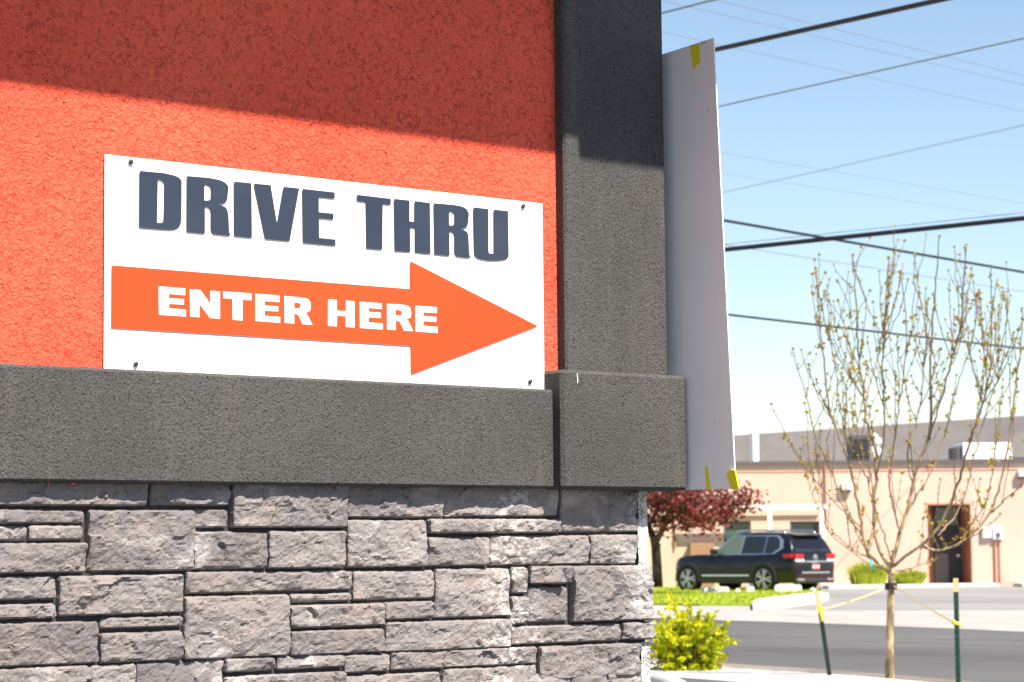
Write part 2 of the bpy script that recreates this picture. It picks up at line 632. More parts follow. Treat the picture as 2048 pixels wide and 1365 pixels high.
# ---- stone veneer
ST = [  # traced stones: left, top, right, bottom
    (-30, 962, 295, 1013), (302, 962, 461, 1012.5), (464, 964, 693, 1056.5), (695, 967, 889, 1036.5),
    (891, 969, 1117, 1034), (1123, 970, 1278, 1065), (-55, 1019, 171, 1049), (-40, 1052, 57, 1083),
    (60, 1051, 169, 1081.5), (-20, 1086, 174, 1148), (177, 1020, 389, 1143.5), (392, 1018, 457, 1056.5),
    (390, 1063, 536, 1140), (538, 1062, 692, 1138), (694, 1040, 855, 1135.5), (859, 1038, 1122, 1067.5),
    (856, 1074, 978, 1133), (982, 1071, 1181, 1131), (1183, 1069.5, 1276, 1129.5), (-60, 1153, 115, 1201.5),
    (-40, 1208, 113, 1239), (119, 1150, 368, 1230.5), (370, 1143.5, 509, 1188), (511, 1142, 706, 1183),
    (584, 1187, 704, 1205), (370, 1191, 579, 1317), (582, 1208.5, 771, 1255), (582, 1260, 770, 1309.5),
    (709, 1141, 870, 1200), (773, 1203, 867, 1240), (871, 1137, 1023, 1235.5), (772, 1241, 1025, 1301),
    (1026, 1134, 1056, 1188), (1059, 1132, 1142, 1169), (1144, 1131, 1302, 1243), (1026, 1192, 1060, 1249),
    (1061, 1173, 1138, 1245), (1026, 1250, 1242, 1287), (1244, 1244, 1305, 1280), (-50, 1245, 199, 1333),
    (202, 1234, 367, 1257), (202, 1264, 367, 1325), (-60, 1336, 180, 1400), (182, 1329, 274, 1398),
    (276, 1322, 449, 1396), (451, 1316, 552, 1344), (556, 1311, 689, 1338), (451, 1348, 688, 1394),
    (691, 1309, 782, 1346), (785, 1299, 1076, 1335.5), (690, 1348, 881, 1392), (884, 1337, 960, 1390),
    (962, 1332, 1076, 1362), (1080, 1289, 1284, 1357), (962, 1365, 1076, 1389), (1080, 1360, 1290, 1388)]
rects = []
for (a, b, c, d) in ST:
    mx, my = (a + c) / 2, (b + d) / 2
    rects.append([onY(a, my)[0], onY(c, my)[0], onY(mx, d)[2], onY(mx, b)[2], True])
zlow = min(r[2] for r in rects)
rr = random.Random(21)
z = 0.914                                      # courses below the frame
while z > .01:
    hgt = min(rr.choice((.05, .075, .1, .13)), z)
    x = 1.4
    while x < X_STN - .02:
        wd = rr.uniform(.12, .34)
        x1 = min(x + wd, X_STN - .012)
        if X_STN - x1 < .08: x1 = X_STN - .012
        if hgt > .09 and rr.random() < .4:
            k = rr.uniform(.4, .6) * hgt
            rects.append([x, x1 - .006, z - hgt + .006 + k, z, False])
            rects.append([x, x1 - .006, z - hgt + .004, z - hgt + k, False])
        else:
            rects.append([x, x1 - .006, z - hgt + .005, z, False])
        x = x1
    z -= hgt
x_edge = onY(-62, 1150)[0]
z = 1.36                                       # courses past the left of the frame
while z > .915:
    hgt = min(rr.choice((.05, .075, .1)), max(z - .91, .03))
    x = x_edge
    while x > 1.4:
        wd = rr.uniform(.12, .3)
        rects.append([x - wd + .006, x, z - hgt + .005, z, False])
        x -= wd
    z -= hgt
m = MB()
for si, (x0, x1, z0, z1, fine) in enumerate(rects):
    srng = np.random.default_rng(100 + si)
    st = .0045 if fine else .016
    nx, nz = max(4, int((x1 - x0) / st)), max(4, int((z1 - z0) / st))
    gx, gz = np.meshgrid(np.linspace(x0, x1, nx + 1), np.linspace(z0, z1, nz + 1))
    w_, h_ = x1 - x0, z1 - z0
    ox, oz = srng.uniform(0, 50, 2)
    X, Z = gx + ox, gz + oz
    # domain warp, then facets: each cell of a jittered grid is its own small fracture plane
    wx = X + .020 * perlin(X * 22, Z * 22, si) + .006 * perlin(X * 70, Z * 70, si + 3)
    wz = Z + .016 * perlin(X * 22, Z * 22, si + 9) + .006 * perlin(X * 70, Z * 70, si + 5)
    npt = max(5, int(w_ * h_ / .0011))
    sx, sz = srng.uniform(x0 - .01, x1 + .01, npt) + ox, srng.uniform(z0 - .01, z1 + .01, npt) + oz
    sax, saz = srng.normal(0, .13, npt), srng.normal(.05, .20, npt)
    sh = srng.normal(0, .0016, npt)
    D2 = ((wx[..., None] - sx) * .75) ** 2 + (wz[..., None] - sz) ** 2
    kk = np.argmin(D2, axis=-1)
    facet = sh[kk] + sax[kk] * (wx - sx[kk]) + saz[kk] * (wz - sz[kk])
    # ledges: terraced noise breaking downward
    tn = fbm(X * 9 + 3, Z * 15, 3, si + 20, .5) * 1.7 + (z1 - gz) * 6
    fr = tn - np.floor(tn)
    terr = (np.floor(tn) + np.clip((fr - .78) / .22, 0, 1))
    h = .0045 * fbm(X * 7, Z * 9, 3, si + 40) + facet * .52 - .0022 * (terr - terr.mean())
    h += .0017 * fbm(X * 55, Z * 80, 3, si + 60, .65)
    d = np.minimum(np.minimum(gx - x0, x1 - gx), np.minimum(gz - z0, z1 - gz))
    dtop = z1 - gz
    dbot = gz - z0
    chip = .004 + .010 * np.clip(fbm(X * 26, Z * 4, 2, si + 80) + .1, 0, 1)
    fall = np.clip(1 - d / .006, 0, 1) ** 2 * .003 + np.clip(1 - dtop / chip, 0, 1) ** 1.5 * .006
    chipb = .003 + .012 * np.clip(fbm(X * 20, Z * 4, 2, si + 90) + .05, 0, 1)
    fall = fall + np.clip(1 - dbot / chipb, 0, 1) ** 1.3 * .008
    off = {34: .012, 2: .010, 38: .012, 32: .002, 33: .010, 36: -.006, 35: -.003, 15: .010, 5: -.001,
           10: .004, 25: .004}.get(si, srng.uniform(-.003, .005))
    Y = -(off + h - fall)
    # outline wobble
    wob = .0022 * fbm(X * 40, Z * 40, 2, si + 100)
    eL, eR = gx == x0, gx >= x1 - 1e-9
    eB, eT = gz == z0, gz >= z1 - 1e-9
    gx2 = gx + np.where(eL, np.abs(wob), 0) - np.where(eR, np.abs(wob), 0)
    gz2 = gz + np.where(eB, np.abs(wob), 0) - np.where(eT, np.abs(wob), 0)
    cr = .004
    for ix, iz, sxn, szn in ((0, 0, 1, 1), (0, -1, 1, -1), (-1, 0, -1, 1), (-1, -1, -1, -1)):
        gx2[iz, ix] += cr * sxn * srng.uniform(.3, 1)
        gz2[iz, ix] += cr * szn * srng.uniform(.3, 1)
    V = np.stack([gx2, Y, gz2], -1).reshape(-1, 3)
    idx = np.arange((nx + 1) * (nz + 1)).reshape(nz + 1, nx + 1)
    Fc = np.stack([idx[:-1, :-1], idx[:-1, 1:], idx[1:, 1:], idx[1:, :-1]], -1).reshape(-1, 4)
    ring = np.concatenate([idx[0, :], idx[1:, -1], idx[-1, -2::-1], idx[-2:0:-1, 0]])
    back = V[ring].copy(); back[:, 1] = .030
    n0 = len(V)
    nr = len(ring)
    side = [(int(ring[(i + 1) % nr]), int(ring[i]), n0 + i, n0 + (i + 1) % nr) for i in range(nr)]
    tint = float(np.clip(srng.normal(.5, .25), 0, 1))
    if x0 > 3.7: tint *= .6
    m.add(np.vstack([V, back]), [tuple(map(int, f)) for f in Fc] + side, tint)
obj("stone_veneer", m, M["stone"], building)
m = MB(); m.box((XL, .016, 0), (X_STN - .004, 5.9, 1.357)); obj("mortar_bed", m, M["joint"], building)
# rough mortar return at the corner, with its own noise relief
m = MB()
def rough_strip(mb, x0, x1, z0, z1, y0, amp, seed):
    nx, nz = max(3, int((x1 - x0) / .004)), max(3, int((z1 - z0) / .005))
    gx, gz = np.meshgrid(np.linspace(x0, x1, nx + 1), np.linspace(z0, z1, nz + 1))
    Y = y0 - amp * fbm(gx * 60 + seed, gz * 60, 3, seed)
    V = np.stack([gx + .002 * perlin(gz * 80, gx * 0 + seed, seed) * (gx >= x1 - 1e-9), Y, gz], -1).reshape(-1, 3)
    idx = np.arange((nx + 1) * (nz + 1)).reshape(nz + 1, nx + 1)
    Fc = np.stack([idx[:-1, :-1], idx[:-1, 1:], idx[1:, 1:], idx[1:, :-1]], -1).reshape(-1, 4)
    e = idx[:, -1]
    n0 = len(V)
    bk = V[e].copy(); bk[:, 1] += .25
    V = np.vstack([V, bk])
    Fs = [(int(e[i]), n0 + i, n0 + i + 1, int(e[i + 1])) for i in range(nz)]
    mb.add(V, [tuple(map(int, f)) for f in Fc] + Fs)
for (a, b, c, d, s) in ((1279, 978, 1296, 1132, 5), (1286, 1284, 1302, 1400, 8)):
    p0, p1 = onY(a, d), onY(c, b)
    rough_strip(m, p0[0], p1[0], min(p0[2], p1[2]), 1.357 if b < 1000 else p1[2], .004, .003, s)
rough_strip(m, X_STN - .02, X_STN, 0.02, .95, .004, .003, 9)
obj("mortar_return", m, M["mortar"], building)
# scraps of red paint under the trim
for px, wd in ((83, 8), (136, 10), (335, 14), (646, 10), (903, 14), (1085, 8)):
    p = onY(px, 975, 0.0)
    m = MB()
    zz = 1.3535
    for k in range(2):
        x = p[0] + rnd.uniform(-.5, .5) * wd * .0012
        s = rnd.uniform(.0012, .003)
        yy = rnd.uniform(-.030, -.018)
        m.add([(x - s, yy, zz), (x + s, yy, zz), (x + s * rnd.uniform(-1, 1), yy - .001, zz - s * 1.3)], [(0, 1, 2)])
    obj("paint_scrap", m, M["caulk"], building)

# ================================================================= THE SIGN
SX0, SX1, SZ0, SZ1 = 2.594, 3.814, 1.590, 2.049
sign = thing("wall_sign", (SX0, -.004, SZ0), "white drive thru sign with navy lettering and orange arrow, screwed to red wall", "sign")
m = MB(); m.box((SX0, -.0055, SZ0 + .001), (SX1, -.0045, SZ1), .0004); recalc(obj("panel", m, M["signwhite"], sign))
YS = -.0085


def flat(name, loops, matr, parent, y, thick=.00015):
    """loops: list of (outer, [holes]) in wall points; filled curve -> mesh"""
    me = None
    cu = bpy.data.curves.new("tmp", 'CURVE')
    cu.dimensions = '2D'
    cu.fill_mode = 'BOTH'
    for lp in loops:
        s = cu.splines.new('POLY')
        s.points.add(len(lp) - 1)
        for p, q in zip(s.points, lp):
            p.co = (q[0], q[1], 0, 1)
        s.use_cyclic_u = True
    co = bpy.data.objects.new("tmp", cu)
    sc.collection.objects.link(co)
    dg = bpy.context.evaluated_depsgraph_get()
    dg.update()
    me = bpy.data.meshes.new_from_object(co.evaluated_get(dg))
    V = [v.co.copy() for v in me.vertices]
    Fs = [tuple(p.vertices) for p in me.polygons]
    bpy.data.objects.remove(co)
    bpy.data.curves.remove(cu)
    bpy.data.meshes.remove(me)
    mb = MB()
    mb.add([(v.x, y - thick, v.y) for v in V], Fs)
    o = recalc(obj(name, mb, matr, parent))
    if o.data.polygons and o.data.polygons[0].normal.y > 0:
        o.data.flip_normals()
    return o


def zA(pts): return [(200 + x / 2.73, 290 + y / 2.73) for x, y in pts]
def zB(pts): return [(650 + x / 2.968, 340 + y / 2.968) for x, y in pts]
def W(pts): return [(onY(x, y, YS)[0], onY(x, y, YS)[2]) for x, y in pts]


def rnd_corner(pts, n=2):
    """Chaikin smoothing of points flagged as curved: pts = (x, y, flag)"""
    P = [tuple(p) + ((0,) if len(p) == 2 else ()) for p in pts]
    for _ in range(n):
        out = []
        L = len(P)
        for i, (x, y, f) in enumerate(P):
            if not f:
                out.append((x, y, 0)); continue
            a, b = P[i - 1], P[(i + 1) % L]
            out.append((x * .75 + a[0] * .25, y * .75 + a[1] * .25, 1))
            out.append((x * .75 + b[0] * .25, y * .75 + b[1] * .25, 1))
        P = out
    return [(x, y) for x, y, f in P]


RC = rnd_corner
DRIVE = [
    RC([(217, 142), (345, 154), (410, 167, 1), (446, 188, 1), (446, 225, 1), (445, 410, 1), (438, 447, 1), (400, 466, 1), (330, 461), (215, 452)]),
    RC([(316, 190), (336, 191, 1), (352, 205, 1), (352, 232, 1), (350, 395, 1), (345, 424, 1), (325, 427, 1), (312, 424)]),
    RC([(475, 170), (590, 180), (665, 193, 1), (703, 222, 1), (699, 262, 1), (693, 318, 1), (640, 325), (690, 338, 1), (702, 380, 1), (704, 440), (706, 485, 1), (718, 498), (620, 487), (606, 470, 1), (606, 420, 1), (607, 350, 1), (588, 338, 1), (573, 338), (573, 485), (474, 475)]),
    RC([(571, 216), (588, 218, 1), (607, 228, 1), (607, 262, 1), (606, 298, 1), (588, 305, 1), (570, 304)]),
    [(732, 200), (827, 210), (830, 508), (733, 498)],
    [(840, 211), (932, 220), (967, 432), (1002, 229), (1088, 238), (1036, 526), (903, 514)],
    [(1105, 240), (1282, 260), (1282, 294), (1195, 285), (1195, 368), (1275, 376), (1275, 408), (1196, 400), (1197, 508), (1286, 517), (1287, 551), (1109, 535)]]
THRU = [
    [(190, 148), (391, 172), (391, 208), (343, 202), (340, 474), (247, 466), (243, 190), (190, 185)],
    [(410, 172), (502, 182), (502, 306), (532, 309), (532, 185), (623, 197), (627, 500), (535, 490), (535, 345), (505, 342), (507, 488), (415, 482)],
    RC([(646, 198), (760, 208), (830, 220, 1), (856, 255, 1), (852, 290, 1), (846, 345, 1), (800, 350), (848, 366, 1), (853, 410, 1), (855, 465), (857, 510, 1), (871, 524), (785, 515), (770, 500, 1), (769, 450, 1), (770, 378, 1), (752, 366, 1), (738, 366), (740, 511), (651, 502)]),
    RC([(737, 245), (753, 247, 1), (770, 258, 1), (770, 290, 1), (769, 324, 1), (753, 332, 1), (737, 330)]),
    RC([(881, 222), (970, 233), (970, 470, 1), (972, 496, 1), (987, 497, 1), (1003, 497, 1), (1003, 470, 1), (1002, 236), (1087, 245), (1090, 470, 1), (1092, 532, 1), (1010, 540, 1), (960, 538, 1), (888, 522, 1), (885, 455, 1)])]
ENTER = [
    [(320, 773), (465, 784), (465, 822), (376, 814), (376, 837), (458, 843), (458, 873), (377, 868), (377, 893), (469, 900), (469, 938), (321, 928)],
    [(490, 788), (548, 793), (602, 868), (602, 797), (655, 801), (655, 950), (600, 946), (543, 870), (544, 942), (492, 938)],
    [(672, 800), (827, 812), (827, 849), (778, 846), (778, 960), (724, 955), (723, 841), (672, 837)],
    [(847, 813), (979, 823), (979, 860), (898, 853), (898, 877), (973, 883), (973, 910), (898, 906), (898, 934), (983, 940), (983, 972), (848, 962)],
    RC([(1006, 826), (1090, 833), (1140, 840, 1), (1152, 872, 1), (1148, 910, 1), (1120, 917), (1132, 927, 1), (1160, 984), (1105, 979), (1085, 932, 1), (1072, 924, 1), (1060, 923), (1060, 976), (1008, 972)]),
    RC([(1060, 861), (1078, 862, 1), (1096, 868, 1), (1094, 890, 1), (1076, 894, 1), (1060, 892)])]
HERE = [
    [(18, 768), (70, 772), (70, 836), (124, 840), (124, 776), (175, 781), (176, 936), (123, 933), (123, 870), (71, 866), (70, 930), (17, 925)],
    [(205, 783), (337, 793), (337, 826), (258, 820), (258, 843), (331, 849), (331, 880), (258, 876), (258, 906), (343, 912), (343, 948), (207, 939)],
    RC([(367, 795), (445, 800), (500, 806, 1), (513, 845, 1), (508, 880, 1), (480, 886), (494, 895, 1), (523, 958), (468, 955), (448, 908, 1), (436, 897, 1), (420, 896), (420, 952), (368, 948)]),
    RC([(418, 831), (438, 832, 1), (457, 838, 1), (455, 862, 1), (437, 865, 1), (418, 863)]),
    [(535, 807), (664, 815), (664, 850), (585, 846), (585, 868), (660, 874), (660, 903), (585, 898), (585, 926), (668, 933), (668, 969), (537, 960)]]
for G_, z_ in ((DRIVE, zA), (THRU, zB)):
    flat("lettering", [W(z_(p)) for p in G_], M["navy"], sign, YS)["label"] = "heavy navy condensed lettering"
arrow = flat("arrow", [W([(223.8, 531), (820.3, 578.5), (820.5, 522.3), (1076.2, 652.7), (822.5, 749.4), (821.8, 692), (223, 656)])], M["orange"], sign, YS)
for G_, z_ in ((ENTER, zA), (HERE, zB)):
    flat("lettering", [W(z_(p)) for p in G_], M["signwhite"], arrow, YS - .00015)["label"] = "wide white lettering on the orange arrow"
for px, py in ((262, 324), (1046.5, 412.5), (272, 728.5), (1060.5, 763.5)):
    p = onY(px, py, YS)
    m = MB()
    m.lathe((p[0], YS, p[2]), (0, -1, 0), [(0, .0058), (.0012, .0058), (.0028, .0048), (.0038, .0030), (.0039, .0022), (.0030, .0018)], 14)
    s = obj("screw", m, M["steel"], sign, smooth=True)
    m = MB(); m.lathe((p[0], YS - .0031, p[2]), (0, -1, 0), [(0, .0018), (.0002, .0018)], 6)
    obj("screw_socket", m, M["black"], s)

# ================================================================= SHEET-METAL PANEL
XP = 4.2385
sheet = thing("metal_sheet", (XP, -.1, 1.353), "thin grey metal sheet with yellow tape standing out from the charcoal pilaster", "metal sheet")
tr, br = onX(1427, 76, XP), onX(1471, 978, XP)
tl, bl = onX(1328, 108, XP), onX(1380, 980, XP)
def ext(a, b, y):
    t = (y - a[1]) / (b[1] - a[1])
    return a + (b - a) * t
tl2, bl2 = ext(tr, tl, .25), ext(br, bl, .25)
m = MB(); m.prism([tr, br, bl2, tl2], (.0035, 0, 0)); recalc(obj("sheet", m, M["sheet"], sheet))
def on_sheet(name, pts, matr, t=.0006):
    mb = MB(); mb.prism([onX(x, y, XP - .0003) for x, y in pts], (-t, 0, 0)); return recalc(obj(name, mb, matr, sheet))
zc4 = lambda P: [(1300 + x / 2.738, y / 2.738) for x, y in P]
on_sheet("tape", zc4([(219, 252), (270, 237), (277, 345), (268, 346), (266, 358), (258, 352), (252, 366), (245, 372), (238, 402), (231, 330)]), M["tape"])
z5 = lambda P: [(1000 + x / 2.73, 680 + y / 2.73) for x, y in P]
on_sheet("tape", z5([(1119, 690), (1132, 688), (1152, 820), (1129, 821)]), M["tape"])
on_sheet("tape", z5([(1243, 735), (1262, 708), (1289, 714), (1308, 806), (1295, 816), (1270, 818)]), M["tape"], .0045)
mk = MB()
for P in ([(282, 236), (288, 233), (284, 248)], [(296, 228), (301, 226), (300, 236), (296, 237)]):
    mk.prism([onX(x, y, XP - .0003) for x, y in zc4(P)], (-.0004, 0, 0))
recalc(obj("ink_mark", mk, M["blueink"], sheet))

# ================================================================= GROUND
def ground_poly(name, pts, z, matr, kind='structure', thick=0.0, lip=None):
    mb = MB()
    P = [np.array([p[0], p[1], z]) for p in pts]
    if thick:
        mb.prism([p - np.array([0, 0, thick]) for p in P], (0, 0, thick))
    else:
        mb.add(P, [tuple(range(len(P)))])
    o = recalc(obj(name, mb, matr))
    if not thick and o.data.polygons[0].normal.z < 0: o.data.flip_normals()
    return tag(o, kind=kind)


def gl(pts, z=0.0, el=70.0, er=70.0):
    """a ground line traced in the photo, carried on past both ends"""
    L = [onZ(x, y, z) for x, y in pts]
    a, b = L[0] - L[1], L[-1] - L[-2]
    a /= np.linalg.norm(a); b /= np.linalg.norm(b)
    return [L[0] + a * el] + L + [L[-1] + b * er]


m = MB(); m.add([(-900, -900, -.03), (1500, -900, -.03), (1500, 1500, -.03), (-900, 1500, -.03)], [(0, 1, 2, 3)])
tag(obj("ground", m, M["dirt"]), kind='structure')
kerb_l = gl([(1456, 1334), (1700, 1351), (1848, 1364)], .12, 60, 25)
gut_l = gl([(1456, 1326.5), (1700, 1342), (1848, 1354)], .0, 60, 25)
far_l = gl([(1410, 1240), (1700, 1249.5), (2048, 1264)], .0, 60, 40)
apr_l = gl([(1300, 1206), (1506, 1212), (1640, 1222), (2048, 1220)], .0, 60, 60)
lot_b = gl([(1300, 1172), (1640, 1180), (2048, 1177)], .0, 60, 60)
near_l = [p + np.array([-2.2, -3.6, 0]) for p in kerb_l]
ground_poly("road", gut_l + far_l[::-1], -.008, M["asphalt"])
ground_poly("gutter", [p for p in kerb_l] + gut_l[::-1], -.004, M["gutter"])
ground_poly("pavement", near_l + kerb_l[::-1], .12, M["pale"], thick=.15)
ground_poly("concrete_apron", far_l + apr_l[::-1], .0, M["concrete"])
fp = CAM + FZ * 100
lot_far = [p + np.array([FZ[0], FZ[1], 0]) * 40 for p in lot_b]
ground_poly("parking_lot", apr_l + lot_far[::-1], -.004, M["lot"])
m = MB(); m.box((-60, -60.0, -.02), (9.0, 6.0, 0.0)); tag(obj("forecourt", m, M["fresh"]), kind='structure')

gi = [(1200, 1170.5), (1360, 1172.5), (1500, 1175), (1640, 1178), (1644, 1184), (1590, 1190), (1520, 1199), (1508, 1207), (1400, 1207), (1200, 1204)]
GI = [onZ(x, y, .06) for x, y in gi]
ground_poly("grass_bed", GI, .06, M["grass"], thick=.07)
mb = MB()
# kerb nose of the island
kn = [onZ(x, y, .1) for x, y in [(1644, 1184), (1657, 1187), (1658, 1193), (1640, 1199), (1560, 1208), (1506, 1211), (1504, 1204), (1520, 1197), (1590, 1189)]]
mb.prism([np.array([p[0], p[1], 0.0]) for p in kn], (0, 0, .10))
tag(recalc(obj("kerb", mb, M["pale"])), kind='structure')
# tufts of grass over the bed
mb = MB()
gn = 1500
cx0, cy0 = np.mean([p[0] for p in GI]), np.mean([p[1] for p in GI])
def inpoly(p, poly):
    c = False
    j = len(poly) - 1
    for i in range(len(poly)):
        a, b = poly[i], poly[j]
        if (a[1] > p[1]) != (b[1] > p[1]) and p[0] < (b[0] - a[0]) * (p[1] - a[1]) / (b[1] - a[1]) + a[0]: c = not c
        j = i
    return c
lo = np.min([p[:2] for p in GI], axis=0); hi = np.max([p[:2] for p in GI], axis=0)
cnt = 0
while cnt < 9000:
    p = (rnd.uniform(lo[0], hi[0]), rnd.uniform(lo[1], hi[1]))
    if not inpoly(p, GI): continue
    cnt += 1
    a = rnd.uniform(0, 6.28); hgt = rnd.uniform(.025, .06); wd = rnd.uniform(.015, .035); ln = rnd.uniform(-.04, .04)
    mb.add([(p[0] - wd * math.cos(a), p[1] - wd * math.sin(a), .06), (p[0] + wd * math.cos(a), p[1] + wd * math.sin(a), .06),
            (p[0] + ln, p[1] + ln, .06 + hgt)], [(0, 1, 2)], rnd.random())
tag(obj("grass", mb, M["blade"]), kind='stuff')

# kerbed planter edge by the golden bush
mb = MB()
pk = [(1200, 1338), (1300, 1345), (1338, 1349), (1362, 1356), (1378, 1364), (1390, 1376), (1398, 1392)]
ring = [onZ(x, y, .20) for x, y in pk]
prof = [(-.0, -.20), (-.0, -.02), (.02, .0), (.13, .0), (.15, -.02), (.15, -.20)]
V = []
for i, p in enumerate(ring):
    t = ring[min(i + 1, len(ring) - 1)] - ring[max(i - 1, 0)]
    t /= np.linalg.norm(t)
    nn = np.array([t[1], -t[0], 0])
    for a, b in prof: V.append(p + nn * a + np.array([0, 0, b]))
k = len(prof)
mb.add(V, [(i * k + j, i * k + j + 1, (i + 1) * k + j + 1, (i + 1) * k + j) for i in range(len(ring) - 1) for j in range(k - 1)] + [tuple(range(k)), tuple((len(ring) - 1) * k + j for j in range(k))[::-1]])
tag(recalc(obj("planter_kerb", mb, M["pale"])), kind='structure')

# ================================================================= FAR BUILDING
FH = np.array([FZ[0], FZ[1], 0]); FH /= np.linalg.norm(FH)
RH = np.array([FH[1], -FH[0], 0])
# facade plane: faces the camera at 78 m
FD = 78.0
fp0 = CAM + FH * FD


def fac(px, py, off=0.0):
    d = ray(px, py)
    t = (np.dot(fp0 - FH * off - CAM, FH)) / np.dot(d, FH)
    p = CAM + d * t
    return np.dot(p - fp0, RH), p[2]


def fbox(mb, s0, s1, z0, z1, o0, o1, bev=0):
    """box on the facade: s along it, o = distance out of the wall"""
    o = fp0 + RH * s0 - FH * o0
    mb.obox((o[0], o[1], z0), RH * (s1 - s0), -FH * (o1 - o0), (0, 0, z1 - z0), bev)


def frect(x0, y0, x1, y1, off=0):
    xm, ym = (x0 + x1) / 2, (y0 + y1) / 2
    return fac(x0, ym, off)[0], fac(x1, ym, off)[0], fac(xm, y1, off)[1], fac(xm, y0, off)[1]


s_l, s_r = fac(1150, 1100)[0], fac(2300, 1100)[0]
z_top = fac(1750, 921)[1]
far_b = thing("peach_building", tuple(fp0 + RH * ((s_l + s_r) / 2)), "long peach stucco building with dark roof edge across the street", "building")
wl = MB()
ds0, ds1, dz0, dz1 = frect(1855, 1007, 1944, 1170)
dz0 = .02
wins = [frect(1447, 1043, 1502, 1084), frect(1580, 1043, 1641, 1084)]
# wall built in panels round the openings
cuts = sorted([(ds0, ds1, -.05, dz1)] + [(a, b, c, d) for a, b, c, d in wins])
xx = s_l
for (a, b, c, d) in cuts:
    fbox(wl, xx, a, -.05, z_top - .12, -.35, 0)
    if c > 0: fbox(wl, a, b, -.05, c, -.35, 0)
    fbox(wl, a, b, d, z_top - .12, -.35, 0)
    xx = b
fbox(wl, xx, s_r, -.05, z_top - .12, -.35, 0)
fbox(wl, s_l, s_r, -.05, z_top - .2, -14, -1.35)
obj("wall", wl, M["facade"], far_b)
mb = MB(); fbox(mb, s_l - .1, s_r, z_top - .12, z_top, -14, .10); obj("roof_edge", mb, M["roofedge"], far_b)
zz0 = fac(1750, 942)[1]
mb = MB(); fbox(mb, s_l, s_r, zz0 - .016, zz0 + .012, -.02, .02); obj("reveal_shadow_line", mb, M["trim"], far_b)  # thin brown strip stands in for the shadow line of the reveal
for (a, b, c, d) in wins:
    fr = MB()
    fbox(fr, a, b, c, c + .07, -.22, -.05); fbox(fr, a, b, d - .08, d, -.22, -.05)
    fbox(fr, a, a + .07, c + .07, d - .08, -.22, -.05); fbox(fr, b - .07, b, c + .07, d - .08, -.22, -.05)
    f = obj("window", fr, M["roofedge"], far_b)
    gp = MB(); fbox(gp, a + .07, b - .07, c + .07, d - .08, -.2, -.17); obj("pane", gp, M["glassg"], f)
# door recess
rec = MB()
fbox(rec, ds0 - .01, ds0 + .04, dz0, dz1, -1.3, -.002); fbox(rec, ds1 - .04, ds1 + .01, dz0, dz1, -1.3, -.002)
fbox(rec, ds0 + .04, ds1 - .04, dz1 - .05, dz1 + .01, -1.3, -.002); fbox(rec, ds0, ds1, dz0, dz1, -1.4, -1.3)
obj("door_recess", rec, M["trim"], far_b)
a0, a1, _, _ = frect(1868, 1040, 1924, 1170, -1.2)
zt0, zt1 = fac(1895, 1050, -1.2)[1], fac(1895, 1016, -1.2)[1]
mb = MB(); fbox(mb, a0, a1, .05, zt1 + .08, -1.3, -1.24); dframe = obj("door", mb, M["doorgrey"], far_b)
mb = MB(); fbox(mb, a0 + .08, a1 - .08, zt0, zt1, -1.24, -1.225); obj("transom_pane", mb, M["glassg"], dframe)
p0, p1, q0, q1 = frect(1870, 1107, 1897, 1166, -1.22)
mb = MB(); fbox(mb, p0, p1, .07, q1, -1.24, -1.222); obj("lower_panel", mb, M["doorpatch"], dframe)
hs, hz = fac(1917, 1111, -1.15)
mb = MB(); fbox(mb, hs - .07, hs + .07, hz - .07, hz + .05, -1.24, -1.17, .02); recalc(obj("handle", mb, M["chrome"], dframe))
# awning frame over the windows
aw = thing  # (kept as parts of the building)
mb = MB()
b0, b1, bz0, bz1 = frect(1380, 1010.5, 1652, 1020, .6)
fbox(mb, b0, b1, bz0, bz1, .50, .66)
beam = obj("awning_beam", mb, M["white"], far_b)
for px in (1540, 1644):
    mb = MB()
    s0 = fac(px - 5, 1030, .6)[0]
    fbox(mb, s0, s0 + .14, 0.0, bz0, .51, .65)
    obj("awning_post", mb, M["white"], far_b)
mb = MB()
c0, c1, cz0, cz1 = frect(1400, 1022, 1642, 1031, .6)
fbox(mb, c0, c1, cz0, cz1, .0, .10)
obj("awning_soffit", mb, M["facade"], far_b)
mb = MB()
s0 = fac(1651, 1000)[0]
mb.tube([fp0 + RH * s0 - FH * .06 + np.array([0, 0, zz0 - .55]), fp0 + RH * s0 - FH * .06 + np.array([0, 0, .9])], .03, 8)
obj("downpipe", mb, M["trim"], far_b)
mb = MB()
s0 = fac(1350, 1100)[0]
mb.tube([fp0 + RH * s0 - FH * .06 + np.array([0, 0, zz0]), fp0 + RH * s0 - FH * .06 + np.array([0, 0, .1])], .03, 8)
obj("downpipe", mb, M["trim"], far_b)
bx = frect(1379, 1087, 1427, 1107, .3)
mb = MB(); fbox(mb, bx[0], bx[1], 0, bx[3], .0, .5, .02); recalc(obj("cabinet", mb, M["beigebox"], far_b))
for (x0, y0, x1, y1) in ((1683, 966, 1704, 985), (2036, 940, 2056, 958)):
    r = frect(x0, y0, x1, y1, .2)
    mb = MB(); fbox(mb, r[0], r[1], r[2] + .06, r[3], .0, .22, .03)
    l = recalc(obj("wall_lamp", mb, M["utility"], far_b))
    mb = MB(); fbox(mb, r[0] + .03, r[1] - .03, r[2], r[2] + .06, .02, .18); obj("lamp_lens", mb, M["hvac"], l)
for (x0, y0, x1, y1) in ((1964, 1055, 1983, 1077), (1985, 1054, 2006, 1080)):
    r = frect(x0, y0, x1, y1, .1)
    mb = MB(); fbox(mb, r[0], r[1], r[2], r[3], .0, .14, .02); e = recalc(obj("meter_box", mb, M["utility"], far_b))
r = frect(1993, 1066, 2000, 1074, .15)
mb = MB(); fbox(mb, r[0], r[1], r[2], r[3], .14, .18); obj("meter_dial", mb, M["hvac"], e)
